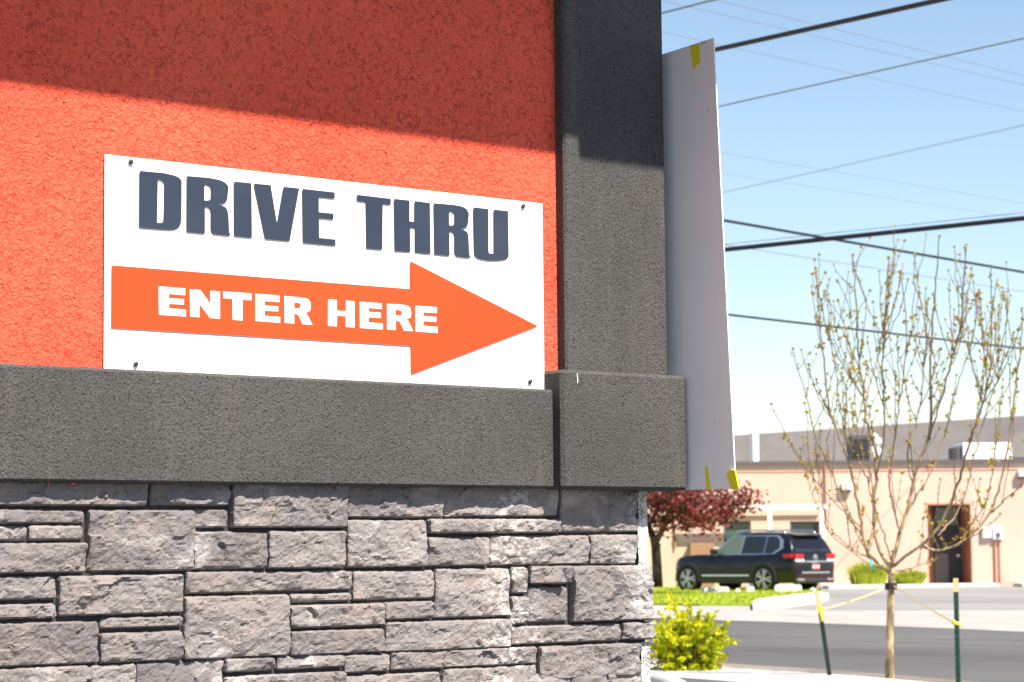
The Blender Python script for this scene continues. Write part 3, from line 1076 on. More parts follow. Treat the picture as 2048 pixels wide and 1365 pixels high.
for px, dx in ((1990, 0), (1999, .0)):
    mb = MB()
    s0 = fac(px, 1120)[0]
    q = fp0 + RH * s0 - FH * .05
    mb.tube([(q[0], q[1], .05), (q[0], q[1], fac(px, 1080)[1])], .03 if px < 1995 else .02, 8)
    obj("conduit", mb, M["trim"], far_b)
# pavement along the facade
sw = fac(1640, 1170)[0]
mb = MB()
for s0, s1, oo in ((sw, fac(1905, 1170)[0], 2.0), (fac(1905, 1170)[0], fac(1985, 1170)[0], 1.2), (fac(2028, 1170)[0], s_r, 1.2)):
    fbox(mb, s0, s1 - .003, -.02, .12, .0, oo, .02)
tag(recalc(obj("pavement", mb, M["pale"])), kind='structure')

# grey taller building behind, its wall running away to the left
g0, g1 = atd(1400, 1100, 112.0), atd(2130, 1100, 90.0)
gz = lambda py, px, dep: atd(px, py, dep)[2]
zt = (gz(873, 1475, 112 - 22 * 75 / 730) + gz(831, 2048, 112 - 22 * 648 / 730)) / 2
za, zb_ = gz(876, 1400, 112), gz(826, 2130, 90)
gd = thing("grey_building", (float(g0[0]), float(g0[1]), 0), "taller grey building rising behind the peach building's flat roof", "building")
mb = MB()
A, B = np.array([g0[0], g0[1], 0]), np.array([g1[0], g1[1], 0])
nrm = np.cross((B - A) / np.linalg.norm(B - A), [0, 0, 1]); nrm = nrm if np.dot(nrm, FH) > 0 else -nrm
At, Bt = atd(1400, 876, 116.0), atd(2130, 826, 94.0)          # the roof leans back from the wall foot
mb.add([A, B, Bt, At, A + nrm * 12, B + nrm * 12, Bt + nrm * 8, At + nrm * 8],
       [(0, 1, 2, 3), (4, 7, 6, 5), (3, 2, 6, 7), (0, 3, 7, 4), (1, 5, 6, 2)])
recalc(obj("wall", mb, M["roofwall"], gd))
t = (1527 - 1400) / 730 * 1.06
q = A + (B - A) * t + nrm * .6
ztop = gz(866, 1527, 108)
mb = MB(); u = (B - A) / np.linalg.norm(B - A)
mb.obox(q - u * .12 - nrm * .75, u * .26, nrm * .3, (0, 0, ztop))
obj("white_downspout", mb, M["white"], gd)

# rooftop units standing on the flat roof
def roofbox(name, x0, y0, x1, y1, back, matr, label, cat, depth=1.4):
    r = frect(x0, y0, x1, y1, -back)
    base = fp0 + RH * (r[0] + r[1]) / 2 + FH * back
    t_ = thing(name, (float(base[0]), float(base[1]), z_top), label, cat)
    mb = MB(); fbox(mb, r[0], r[1], z_top + .05, r[3], -back - depth, -back, .03); recalc(obj("housing", mb, matr, t_))
    return t_, r
u1, r = roofbox("rooftop_unit", 1704, 870, 1741, 920, 2.5, M["hvac"], "dark louvred air conditioner on the flat roof behind the young tree", "air conditioner")
mb = MB()
for k in range(7):
    zz = z_top + .15 + k * (r[3] - z_top - .2) / 7
    fbox(mb, r[0] + .04, r[1] - .04, zz, zz + .03, -2.5, -2.44)
obj("louvre", mb, M["roofedge"], u1)
mb = MB()
for px, py in ((1748, 875), (1756, 883), (1747, 901), (1757, 905)):
    s0, z0 = fac(px, py, -2.6)
    c = fp0 + RH * s0 + FH * 2.6
    mb.lathe((c[0], c[1], z0), -FH, [(0, .11), (.02, .13), (.05, .10), (.07, .02)], 12)
    mb.tube([(c[0], c[1], z_top - .0), (c[0], c[1], z0)], .03, 6)
tag(recalc(obj("vent_pipe", mb, M["white"], u1)))
u2, r = roofbox("rooftop_unit", 1925, 886, 2024, 918, 2.0, M["white"], "wide white air conditioner on the flat roof at the right", "air conditioner", 1.8)
mb = MB(); fbox(mb, r[0] - .22, r[0] - .01, z_top + .05, r[3] - .12, -3.4, -2.1, .02); recalc(obj("side_grille", mb, M["hvac"], u2))
mb = MB(); fbox(mb, r[1] + .01, r[1] + 1.0, z_top, z_top + .16, -2.6, -2.2, .02); recalc(obj("duct", mb, M["hvac"], u2))
u1["group"] = u2["group"] = "air conditioners on the flat roof"

# ---------------------------------------------------------------- ornamental grasses
def clump(px, py, hgt_px, w_px, n, label, seed):
    r_ = random.Random(seed)
    o = 1.0
    s0, _ = fac(px, py, o)
    c = fp0 + RH * s0 - FH * o
    c[2] = .12
    H = hgt_px * FD / F
    Wd = w_px * FD / F / 2
    mb = MB()
    for i in range(n):
        a = r_.uniform(0, 6.28); rr_ = math.sqrt(r_.random())
        b = c + (RH * math.cos(a) * Wd * .85 + FH * math.sin(a) * .35) * rr_
        lean = (RH * math.cos(a) + FH * math.sin(a)) * r_.uniform(.0, .30) * rr_
        h = H * r_.uniform(.55, 1.08) * (1 - .25 * rr_)
        wd = RH * r_.uniform(.012, .028)
        m1 = b + lean * .35 + np.array([0, 0, h * .6]); t1 = b + lean + np.array([0, 0, h])
        mb.add([b - wd, b + wd, m1 + wd, t1, m1 - wd], [(0, 1, 2, 4), (4, 2, 3)], r_.random())
    o_ = obj("grass_clump", mb, M["blade"], origin=c)
    tag(o_, label, "ornamental grass", "ornamental grasses along the peach wall")
clump(1736, 1160, 50, 74, 900, "taller clump of ornamental grass against the peach wall, left of the trunk", 5)
clump(1820, 1160, 32, 58, 600, "lower clump of ornamental grass between the trunk and dark door", 6)

# ================================================================= SUV
SD = 70.0
sp = atd(1530, 1180, SD)
head = math.radians(90) + (YAW * -1) + 0  # placeholder, set below
alpha = math.radians(43.0)
hd = FH * math.cos(alpha) - RH * math.sin(alpha)     # heading, away to the left
left = np.array([-hd[1], hd[0], 0])                  # the car's left side (faces the camera)
zs = 0.0
suv = thing("parked_car", (float(sp[0]), float(sp[1]), zs), "dark suv parked by the peach building, chrome roof rails, seen from behind", "car",
            rz=math.atan2(hd[1], hd[0]))
# local axes: x forward, y left, origin under the rear left tyre's outer face -> shift so that y=0 is the car's centre line
CY = -.93


def sp_(x, y, z): return (x, y + CY, z)


def sobj(name, mb, matr, parent=None, smooth=False):
    return obj(name, mb, matr, parent or suv, local=True, smooth=smooth)


# stations: x, half width, belt height
def lerp(t, tab):
    for (a, va), (b, vb) in zip(tab, tab[1:]):
        if t <= b:
            k = (t - a) / (b - a)
            return va + (vb - va) * k
    return tab[-1][1]


FO = .76          # front overhang factor
xs = [-1.13, -1.10, -1.02, -.90, -.70, -.45, 0, .45, .9, 1.4, 1.9, 2.4, 2.8, 3.2, 3.5, 3.72, 3.86, 3.93]
wtab = [(-1.13, .80), (-1.10, .88), (-1.02, .935), (-.9, .965), (-.45, .985), (2.98, .985), (3.4, .96), (3.72, .90), (3.86, .80), (3.93, .68)]
ttab = [(-1.13, .98), (-1.10, 1.10), (-1.0, 1.135), (0, 1.125), (1.9, 1.09), (2.1, 1.13), (3.0, 1.10), (3.5, 1.05), (3.80, .95), (3.93, .80)]
btab = [(-1.13, .46), (-1.10, .36), (-.9, .30), (-.45, .27), (3.2, .27), (3.72, .30), (3.93, .42)]
mb = MB()
V = []
ring_n = None
for x in xs:
    wv, t, b = lerp(x, wtab), lerp(x, ttab), lerp(x, btab)
    half = [(0, b), (wv * .86, b), (wv * .955, b + .06), (wv * .985, b + (t - b) * .35), (wv * 1.0, b + (t - b) * .55), (wv * .995, b + (t - b) * .66), (wv * .975, b + (t - b) * .85),
            (wv * .935, t - .02), (wv * .90, t), (wv * .5, t + .012), (0, t + .02)]
    full = half + [(-y, z) for y, z in half[-2:0:-1]]
    ring_n = len(full)
    V += [sp_(x if x < 2.98 else 2.98 + (x - 2.98) * FO, y, z) for y, z in full]
Fc = [(i * ring_n + k, i * ring_n + (k + 1) % ring_n, (i + 1) * ring_n + (k + 1) % ring_n, (i + 1) * ring_n + k) for i in range(len(xs) - 1) for k in range(ring_n)]
Fc += [tuple(range(ring_n))[::-1], tuple((len(xs) - 1) * ring_n + k for k in range(ring_n))]
mb.add(V, Fc)
# greenhouse
gx_ = [(-1.02, .86, 1.12, .0), (-.93, .845, 1.33, 0), (-.80, .80, 1.56, 0), (-.70, .735, 1.675, 0), (-.55, .70, 1.70, 0), (.2, .70, 1.735, 0), (.9, .70, 1.74, 0), (1.35, .69, 1.715, 0), (1.62, .66, 1.66, 0), (2.38, .80, 1.12, 0)]


def roof_z(x): return lerp(x, [(a, c) for a, b, c, d in gx_])


def side_pt(x, t, off=0.0):
    """t=0 at the belt, 1 at the roof edge, on the left side"""
    zr = roof_z(x)
    zb = 1.10
    ytop = .735
    z = zb + (1.70 - zb) * t
    y = .905 + (ytop - .905) * t
    return sp_(x, y + off, z)


st_ = [(-1.04, 1.11), (-.97, 1.30), (-.86, 1.50), (-.74, 1.655), (-.60, 1.70), (-.2, 1.725), (.5, 1.745), (1.0, 1.735), (1.30, 1.69), (1.58, 1.53), (1.90, 1.30), (2.16, 1.11)]
V = []
for x, zt_ in st_:
    tt = min(1.0, (zt_ - 1.10) / .60)
    yt = .905 + (.735 - .905) * tt
    if zt_ > 1.68: yt = .735
    hf = [(.905, 1.07), (.905 - .17 * tt * .5, 1.07 + (zt_ - 1.07) * .5), (yt, zt_ - .025), (yt - .06, zt_), (yt * .5, zt_ + .02), (0, zt_ + .025)]
    full = hf + [(-y, z) for y, z in hf[-2::-1]]
    n_ = len(full)
    V += [sp_(x, y, z) for y, z in full]
Fc = [(i * n_ + k, i * n_ + k + 1, (i + 1) * n_ + k + 1, (i + 1) * n_ + k) for i in range(len(st_) - 1) for k in range(n_ - 1)]
Fc += [tuple(range(n_))[::-1], tuple((len(st_) - 1) * n_ + k for k in range(n_))]
mb.add(V, Fc)
body = recalc(sobj("body", mb, M["carpaint"], smooth=True))


def side_panel(name, P, matr, off, parent=None, thick=.012, mirror=True):
    a = [np.array(side_pt(x, t, off)) for x, t in P]
    res = []
    for sgn in (1, -1):
        mb = MB()
        mb.prism([p if sgn > 0 else np.array([p[0], 2 * CY - p[1], p[2]]) for p in a], (0, sgn * thick, 0))
        res.append(recalc(sobj(name, mb, matr, parent[0 if sgn > 0 else 1] if parent else None)))
    return res


trim = side_panel("window_trim", [(-.66, .30), (-.60, .70), (-.42, .93), (1.26, .955), (1.42, .87), (2.06, .06), (2.02, .0), (-.30, .0)], M["chrome"], -.004)
side_panel("window", [(-.52, .32), (-.50, .66), (-.36, .87), (-.02, .89), (.04, .06), (-.26, .06)], M["carglass"], .010, trim, .006)
side_panel("window", [(.08, .06), (.02, .89), (.84, .91), (.92, .06)], M["carglass"], .010, trim, .006)
side_panel("window", [(.98, .06), (.90, .91), (1.24, .91), (1.38, .83), (1.95, .07)], M["paleglass"], .010, trim, .006)
# rear window on the sloped tailgate
def rear_pt(y, z, off=0.0):
    x = lerp(z, [(1.11, -1.04), (1.30, -.97), (1.50, -.86), (1.655, -.74)])
    return np.array(sp_(x - off, y, z))
mb = MB()
mb.prism([rear_pt(.74, 1.17, .012), rear_pt(-.74, 1.17, .012), rear_pt(-.63, 1.60, .012), rear_pt(.63, 1.60, .012)], (-.01, 0, 0))
rw = recalc(sobj("rear_window", mb, M["carglass"]))
mb = MB(); mb.tube([rear_pt(-.05, 1.2, .035), rear_pt(-.42, 1.24, .04)], .014, 6); sobj("wiper", mb, M["cladding"], rw)
mb = MB(); mb.obox(sp_(-.92, -.62, 1.63), (.34, 0, .05), (0, 1.24, 0), (0, 0, .035), .01); recalc(sobj("spoiler", mb, M["carpaint"]))
# lamps and brightwork at the back
def rbox(name, y0, y1, z0, z1, x, d, matr, parent=None, bev=.012):
    mb = MB(); mb.obox(sp_(x, y0, z0), (d, 0, 0), (0, y1 - y0, 0), (0, 0, z1 - z0), bev); return recalc(sobj(name, mb, matr, parent))
for s in (1, -1):
    y0, y1 = (.50, .90) if s > 0 else (-.90, -.50)
    mb = MB()
    mb.obox(sp_(-1.145, min(y0, y1), .955), (.10, 0, 0), (0, .40, 0), (0, 0, .16), .02)
    yy = .865 if s > 0 else -.985
    mb.obox(sp_(-1.06, yy, .99), (.34, 0, 0), (0, .12, 0), (0, 0, .12), .02)
    tlp = recalc(sobj("tail_lamp", mb, M["tail"]))
    mb = MB(); mb.obox(sp_(-1.155, min(y0, y1) + .02, .905), (.08, 0, 0), (0, .36, 0), (0, 0, .05), .012); recalc(sobj("lamp_lens", mb, M["tailwhite"], tlp))
rbox("chrome_bar", -.86, .86, .865, .915, -1.155, .06, M["chrome"])
rbox("bumper_strip", -.62, .62, .545, .60, -1.165, .08, M["chrome"])
rbox("lower_bumper", -.86, .86, .27, .44, -1.15, .22, M["cladding"], None, .04)
rbox("reflector_strip", -.84, .84, .466, .488, -1.158, .08, M["reflector"])
for s in (1, -1):
    rbox("exhaust_trim", .50 if s > 0 else -.82, .82 if s > 0 else -.50, .33, .42, -1.165, .1, M["chrome"], None, .03)
pl = rbox("number_plate", -.155, .155, .66, .815, -1.165, .06, M["plate"], None, .006)
mb = MB(); mb.obox(sp_(-1.169, -.15, .665), (.004, 0, 0), (0, .30, 0), (0, 0, .05)); mb.obox(sp_(-1.169, -.15, .765), (.004, 0, 0), (0, .30, 0), (0, 0, .045))
sobj("plate_band", mb, M["platered"], pl)
# round badge: ring with a V over a W
mb = MB()
rg = [np.array(sp_(-1.135, .085 * math.cos(a), 1.005 + .085 * math.sin(a))) for a in np.linspace(0, 2 * math.pi, 21)]
mb.tube(rg, .011, 6, cap=False)
for P in ([(-.045, .055), (0, -.005), (.045, .055)], [(-.07, .03), (-.035, -.06), (0, .0), (.035, -.06), (.07, .03)]):
    mb.tube([sp_(-1.135, y, 1.005 + z) for y, z in P], .009, 5)
mb.lathe(sp_(-1.12, 0, 1.005), (-1, 0, 0), [(0, .08), (.008, .08)], 16)
sobj("badge", mb, M["chrome"], smooth=False)
# sides: sill strip, cladding, arches, handles, mirrors, rails
for s in (1, -1):
    y = .985 * s
    def yb(v, wd): return (v, v + wd) if s > 0 else (-v - wd, -v)
    a, b = yb(.945, .05)
    mb = MB(); mb.obox(sp_(.50, a, .27), (2.0, 0, 0), (0, b - a, 0), (0, 0, .20), .02); recalc(sobj("sill", mb, M["cladding"]))
    a, b = yb(.985, .022)
    mb = MB(); mb.obox(sp_(.56, a, .475), (1.86, 0, 0), (0, b - a, 0), (0, 0, .055), .008); recalc(sobj("sill_strip", mb, M["chrome"]))
    for xc in (0.0, 2.98):
        mb = MB()
        arc = [(xc + .50 * math.cos(q), .40 + .50 * math.sin(q)) for q in np.linspace(math.radians(-8), math.radians(188), 19)]
        inn = [(xc + .415 * math.cos(q), .40 + .415 * math.sin(q)) for q in np.linspace(math.radians(-8), math.radians(188), 19)]
        a, b = yb(.955, .048)
        P = [sp_(x, b if s > 0 else a, z) for x, z in arc] + [sp_(x, b if s > 0 else a, z) for x, z in inn] + \
            [sp_(x, a if s > 0 else b, z) for x, z in arc] + [sp_(x, a if s > 0 else b, z) for x, z in inn]
        n1 = 19
        mb.add(P, [(i, i + 1, n1 + i + 1, n1 + i) for i in range(18)] + [(i, 2 * n1 + i, 2 * n1 + i + 1, i + 1) for i in range(18)] + [(n1 + i, n1 + i + 1, 3 * n1 + i + 1, 3 * n1 + i) for i in range(18)])
        recalc(sobj("wheel_arch", mb, M["cladding"]))
        mb = MB(); mb.lathe(sp_(xc, .80 * s, .40), (0, s, 0), [(0, .43), (.192, .43)], 28); sobj("wheel_well_shade", mb, M["black"])  # black disc on the body side stands in for the shaded wheel opening
    for xh in (.30, 1.22):
        a, b = yb(.965, .04)
        mb = MB(); mb.obox(sp_(xh, a, 1.0), (.20, 0, 0), (0, b - a, 0), (0, 0, .03), .008); recalc(sobj("door_handle", mb, M["carpaint"]))
    a, b = yb(.93, .22)
    mb = MB(); mb.obox(sp_(1.80, a, 1.12), (.16, 0, 0), (0, b - a, 0), (0, 0, .16), .035); recalc(sobj("mirror", mb, M["carpaint"], smooth=True))
    mb = MB()
    mb.tube([sp_(x, .66 * s, zz) for x, zz in ((-.62, 1.70), (-.50, 1.78), (-.2, 1.80), (.9, 1.81), (1.25, 1.785), (1.40, 1.72))], .024, 8)
    sobj("roof_rail", mb, M["chrome"], smooth=True)
# wheels
wheel0 = None
def make_wheel():
    mb = MB()
    mb.lathe((0, -.24, 0), (0, 1, 0), [(0, .30), (0, .36), (.03, .395), (.20, .395), (.235, .37), (.24, .305), (.20, .295), (.16, .28)], 32)
    wh = obj("wheel", mb, M["tyre"], suv, local=True, smooth=False)
    r_ = MB()
    r_.lathe((0, -.03, 0), (0, 1, 0), [(0, .29), (.025, .305), (.032, .285), (.012, .27), (.0, .265), (-.04, .26)], 32, cap=False)
    for k in range(5):
        a0 = 2 * math.pi * k / 5
        for da in (-.20, .20):
            a = a0 + da
            c, s = math.cos(a), math.sin(a)
            c2, s2 = math.cos(a0 + da * .6), math.sin(a0 + da * .6)
            pa = np.array([.05 * c2, 0, .05 * s2]); pb = np.array([.28 * c, 0, .28 * s])
            tv = np.array([-s, 0, c])
            r_.prism([pa - tv * .016, pb - tv * .030, pb + tv * .030, pa + tv * .016], (0, .03, 0))
    r_.lathe((0, -.01, 0), (0, 1, 0), [(0, .075), (.045, .07), (.05, .03)], 16)
    rim = obj("rim", r_, M["rim"], suv, local=True)
    recalc(rim)
    rim.parent = wh
    return wh, rim
wh0, rim0 = make_wheel()
for i, (xc, s) in enumerate(((0, 1), (2.98, 1), (0, -1), (2.98, -1))):
    if i == 0: wh, rim = wh0, rim0
    else:
        wh = wh0.copy(); sc.collection.objects.link(wh); wh.parent = suv
        rim = rim0.copy(); sc.collection.objects.link(rim); rim.parent = wh
    wh.location = sp_(xc, .995 * s, .395)
    wh.rotation_euler = (0, rnd.uniform(0, 1), 0 if s > 0 else math.pi)

# ================================================================= PARKING BLOCKS, STONES
pbs = [(1403, 1458, 1168, 1180, "long white concrete parking block in front of the suv's doors"),
       (1493, 1508, 1168, 1180, "shortest white concrete parking block, just left of the suv's rear wheel"),
       (1549, 1603, 1166, 1181, "white concrete parking block below the suv's rear bumper")]
for x0, x1, y0, y1, lab in pbs:
    dep = 67.5
    a, b = atd(x0, y1, dep), atd(x1, y1, dep)
    z0 = .055
    Hh = (y1 - y0) * dep / F
    u = b - a; u[2] = 0; L = np.linalg.norm(u); u /= L
    v = np.array([-u[1], u[0], 0])
    a[2] = z0
    mb = MB()
    pr = [(-.09, 0), (-.09, Hh * .5), (-.055, Hh), (.055, Hh), (.09, Hh * .5), (.09, 0)]
    e = .05
    V = []
    for t_, k_ in ((0, .75), (e, 1), (L - e, 1), (L, .75)):
        V += [a + u * t_ + v * y + np.array([0, 0, z * k_]) for y, z in pr]
    Fc = [(i * 6 + k, i * 6 + (k + 1) % 6, (i + 1) * 6 + (k + 1) % 6, (i + 1) * 6 + k) for i in range(3) for k in range(6)] + [(5, 4, 3, 2, 1, 0), (18, 19, 20, 21, 22, 23)]
    mb.add(V, Fc)
    tag(recalc(obj("parking_block", mb, M["pale"], origin=a)), lab, "parking block", "parking blocks along the grass edge")
for px, py, lab in ((1475, 1175, "small pale stone between two white parking blocks at the grass edge"), (1625, 1175, "small pale stone below the suv's right rear corner")):
    c = onZ(px, py + 3, .055) if False else atd(px, py, 67.2)
    c[2] = .05
    mb = MB()
    mb.lathe(c, (0, 0, 1), [(0, .06), (.03, .085), (.08, .075), (.12, .035), (.13, .01)], 9)
    for i in range(len(mb.v)):
        x, y, z = mb.v[i]; mb.v[i] = (x + rnd.uniform(-.012, .012), y + rnd.uniform(-.012, .012), z + rnd.uniform(-.01, .01))
    tag(obj("stone", mb, M["pale"], origin=c), lab, "stone", "pale stones at the grass edge")

# ================================================================= LEAF HELPERS
def leaf(mb, c, dirv, size, r_, tint, wid=.45):
    d = np.array(dirv, float); d /= max(np.linalg.norm(d), 1e-9)
    s = np.cross(d, [r_.uniform(-1, 1), r_.uniform(-1, 1), r_.uniform(-1, 1)])
    s /= max(np.linalg.norm(s), 1e-9)
    n = np.cross(d, s)
    w = size * wid
    p = [c, c + d * size * .45 + s * w + n * size * .12, c + d * size - n * size * .06, c + d * size * .45 - s * w + n * size * .12]
    mb.add(p, [(0, 1, 2), (0, 2, 3)], tint)


# ---------------------------------------------------------------- plum-leaved tree
PD = 66.0
px2m = PD / F
base = atd(1316, 1172, PD); base[2] = 0.03
ptree = thing("plum_tree", tuple(map(float, base)), "dark red-leaved tree with a forked trunk beside the stone corner", "tree")
r_ = random.Random(3)
mb = MB()
def pt(px, py, dd=0.0): return atd(px, py, PD + dd)
limbs = [[(1316, 1174, 0, 11), (1314, 1130, 0, 10), (1312, 1095, 0, 9.5), (1308, 1072, 0, 9)],
         [(1310, 1085, 0, 8), (1298, 1055, .4, 6), (1285, 1015, .9, 4), (1270, 960, 1.2, 2)],
         [(1311, 1085, 0, 7.5), (1326, 1058, -.3, 6), (1338, 1020, -.7, 4.5), (1350, 960, -1, 2.5), (1352, 900, -1, 1.2)],
         [(1328, 1052, -.3, 4.5), (1370, 1020, .5, 3.5), (1430, 995, 1.0, 2.2), (1490, 978, 1.1, 1)],
         [(1338, 1020, -.7, 4), (1390, 985, -1.3, 2.8), (1430, 965, -1.4, 1.5), (1450, 955, -1.4, .8)],
         [(1300, 1050, .4, 4), (1330, 990, 1.4, 3), (1380, 940, 1.7, 1.6), (1400, 900, 1.7, .8)]]
LP = []
for L in limbs:
    mb.tube([pt(x, y, d) for x, y, d, w_ in L], [w_ * px2m for *_, w_ in L], 7)
    for (a_, b_) in zip(L, L[1:]):
        for s_ in (0, .33, .66): LP.append(pt(*(a_[i] * (1 - s_) + b_[i] * s_ for i in range(3))))
obj("trunk", mb, M["darkbark"], ptree, smooth=True)
mb = MB()
tw = MB()
blobs = []
for i in range(95):
    for _ in range(60):
        x, y = r_.uniform(1180, 1515), r_.uniform(850, 1068)
        dd = r_.uniform(-2.2, 2.2)
        e = ((x - 1350) / 165) ** 2 + ((y - 950) / 112) ** 2 + (dd / 2.3) ** 2
        if e < 1 and not (x > 1425 and y < 990): break
    blobs.append((x, y, dd))
blobs += [(1495, 1000, .3), (1478, 985, 0), (1500, 990, .5), (1420, 1048, .2), (1350, 1050, -.4), (1390, 1042, .5), (1322, 1040, -.5), (1450, 1020, .2), (1480, 1012, .4)]
for (x, y, dd) in blobs:
    c = pt(x, y, dd)
    o = np.array([r_.gauss(0, 1) for _ in range(3)]) * .3
    n0_ = min(LP[8:], key=lambda q_: np.linalg.norm(q_ - c + np.array([0, 0, .25])))
    tw.tube([n0_, n0_ * .5 + c * .5 - np.array([0, 0, .06]), c, c + o], [.02, .016, .012, .005], 5)
    for k in range(r_.randint(60, 95)):
        q = c + np.array([r_.gauss(0, .24), r_.gauss(0, .24), r_.gauss(0, .17)])
        leaf(mb, q, (r_.gauss(0, 1), r_.gauss(0, 1), r_.gauss(-.1, .7)), r_.uniform(.08, .15), r_, r_.random())
obj("twigs", tw, M["darkbark"], ptree)
obj("crown", mb, M["redleaf"], ptree)

# ---------------------------------------------------------------- golden bush
BD = 22.3
bb = atd(1378, 1360, BD); bb[2] = .12
bush = thing("golden_bush", tuple(map(float, bb)), "bright yellow-green bush at the kerb beside the stone corner", "bush")
r_ = random.Random(8)
st, lf = MB(), MB()
bs = BD / F
tips = []
for i in range(230):
    for _ in range(50):
        x, y = r_.uniform(1285, 1468), r_.uniform(1205, 1352)
        e = ((x - 1372) / 84) ** 2 + ((y - 1292) / 68) ** 2
        if e < 1.0: break
    tips.append((x, y, r_.uniform(-.33, .33)))
tips += [(1345, 1195, 0), (1338, 1192, -.1), (1372, 1204, .1), (1383, 1208, 0), (1418, 1230, 0), (1430, 1226, .05), (1456, 1245, 0), (1452, 1252, .1), (1474, 1281, 0), (1462, 1284, -.1), (1450, 1308, .1), (1440, 1330, 0), (1335, 1215, .1), (1318, 1228, 0), (1400, 1226, 0), (1448, 1270, -.1), (1352, 1210, .1)]
for (x, y, dd) in tips:
    t1 = atd(x, y, BD + dd)
    b0 = bb + np.array([r_.uniform(-.1, .1), r_.uniform(-.1, .1), .0])
    mid = b0 * .45 + t1 * .55 + np.array([0, 0, .08])
    pts = [(1 - s) ** 2 * b0 + 2 * s * (1 - s) * mid + s * s * t1 for s in np.linspace(0, 1, 7)]
    st.tube(pts, np.linspace(.006, .0018, 7), 4)
    for s in np.linspace(.50, 1.0, 10):
        c = (1 - s) ** 2 * b0 + 2 * s * (1 - s) * mid + s * s * t1
        d = t1 - mid
        for k in range(2):
            dv = d / np.linalg.norm(d) * .7 + np.array([r_.gauss(0, .7), r_.gauss(0, .7), r_.gauss(.05, .45)])
            leaf(lf, c, dv, r_.uniform(.036, .066), r_, min(1, max(0, r_.gauss(.12 + .55 * s, .25))), .36)
obj("stems", st, M["bark"], bush)
obj("foliage", lf, M["bushleaf"], bush)

# ---------------------------------------------------------------- young street tree
TD = 21.0
ts = TD / F
tb = atd(1778, 1384, TD); tb[2] = .0
ytree = thing("young_tree", tuple(map(float, tb)), "staked young tree with upright bare branches and opening buds", "tree")
r_ = random.Random(14)
z3 = lambda P: [(1440 + x / 2.528, 460 + y / 2.528) for x, y in P]
LIMB = [  # pixel polyline, half-width start/end in px, depth at the far end
    ([(1779, 1392), (1780, 1300), (1781, 1215), (1782, 1165), (1783, 1138)], 10.5, 9.0, 0),
    ([(1778, 1146), (1760, 1131), (1744, 1121), (1732, 1103), (1726, 1073), (1722, 1046), (1713, 1004), (1707, 960), (1699, 925), (1680, 880), (1656, 820), (1650, 740), (1640, 655), (1633, 545)], 5.0, 1.1, -.5),
    ([(1724, 1070), (1704, 1045), (1688, 1028), (1678, 987), (1660, 935), (1638, 893), (1622, 855), (1618, 805), (1601, 760), (1586, 700)], 2.6, .9, .5),
    ([(1781, 1136), (1768, 1118), (1756, 1100), (1750, 1064), (1747, 1005), (1752, 955), (1753, 905), (1741, 870), (1730, 835), (1731, 800), (1722, 760), (1716, 690), (1712, 610), (1705, 515)], 5.5, 1.2, .4),
    ([(1732, 802), (1708, 770), (1690, 740), (1662, 690), (1650, 640), (1640, 600), (1633, 560)], 2.0, .8, -.7),
    ([(1731, 800), (1745, 760), (1757, 715), (1765, 660), (1773, 600), (1778, 520)], 2.2, .8, .9),
    ([(1751, 960), (1770, 880), (1768, 800), (1765, 700), (1768, 630), (1790, 510)], 2.6, .9, -.9),
    ([(1783, 1136), (1787, 1115), (1794, 1088), (1806, 1048), (1815, 1020), (1821, 985), (1826, 958), (1843, 915), (1856, 885), (1863, 836), (1859, 776), (1863, 681), (1870, 579), (1879, 474)], 6.0, 1.1, 0),
    ([(1824, 962), (1812, 915), (1830, 860), (1842, 800), (1850, 720), (1862, 640), (1826, 575), (1830, 515)], 2.4, .9, .8),
    ([(1857, 882), (1872, 830), (1893, 770), (1905, 710), (1925, 640), (1928, 570), (1933, 492)], 2.8, .9, -.6),
    ([(1862, 836), (1880, 800), (1897, 745), (1918, 700), (1930, 640), (1943, 540)], 2.4, .9, .7),
    ([(1788, 1133), (1815, 1108), (1845, 1090), (1862, 1075), (1877, 1057), (1895, 1020), (1907, 990), (1920, 955), (1932, 905), (1951, 855), (1968, 800), (1980, 745), (1985, 660), (1982, 536)], 5.0, 1.0, -.4),
    ([(1843, 1092), (1858, 1099), (1877, 1103), (1898, 1099), (1916, 1091), (1943, 1073), (1965, 1048), (1981, 1028), (1994, 995), (2004, 960), (2014, 905), (2024, 840), (2030, 780), (2042, 700), (2045, 620)], 4.2, .9, .3),
    ([(1982, 1027), (2005, 1003), (2025, 985), (2048, 966), (2062, 950)], 1.8, .9, -.3),
    ([(1876, 1072), (1892, 1054), (1908, 1038), (1922, 1008), (1937, 975), (1950, 910), (1962, 850), (1985, 790), (2003, 740), (2012, 680), (2016, 585)], 2.8, .9, .8),
    ([(1749, 1020), (1741, 985), (1728, 940), (1708, 905), (1692, 880), (1680, 820), (1672, 745), (1660, 680), (1655, 590)], 2.2, .9, 1.0),
    ([(1800, 1070), (1788, 1020), (1775, 960), (1790, 880), (1800, 800), (1812, 720), (1815, 640), (1800, 545)], 2.4, .9, -.9),
    ([(1812, 1030), (1838, 985), (1870, 930), (1888, 880), (1900, 820), (1918, 760), (1945, 690), (1955, 590)], 2.6, .9, 1.0),
    ([(1781, 1120), (1772, 1085), (1760, 1050), (1752, 1030), (1745, 990), (1742, 950)], 2.0, 1.1, -1.0)]
SK = []          # skeleton nodes: point, radius, pixel
wood = MB(); buds = MB()
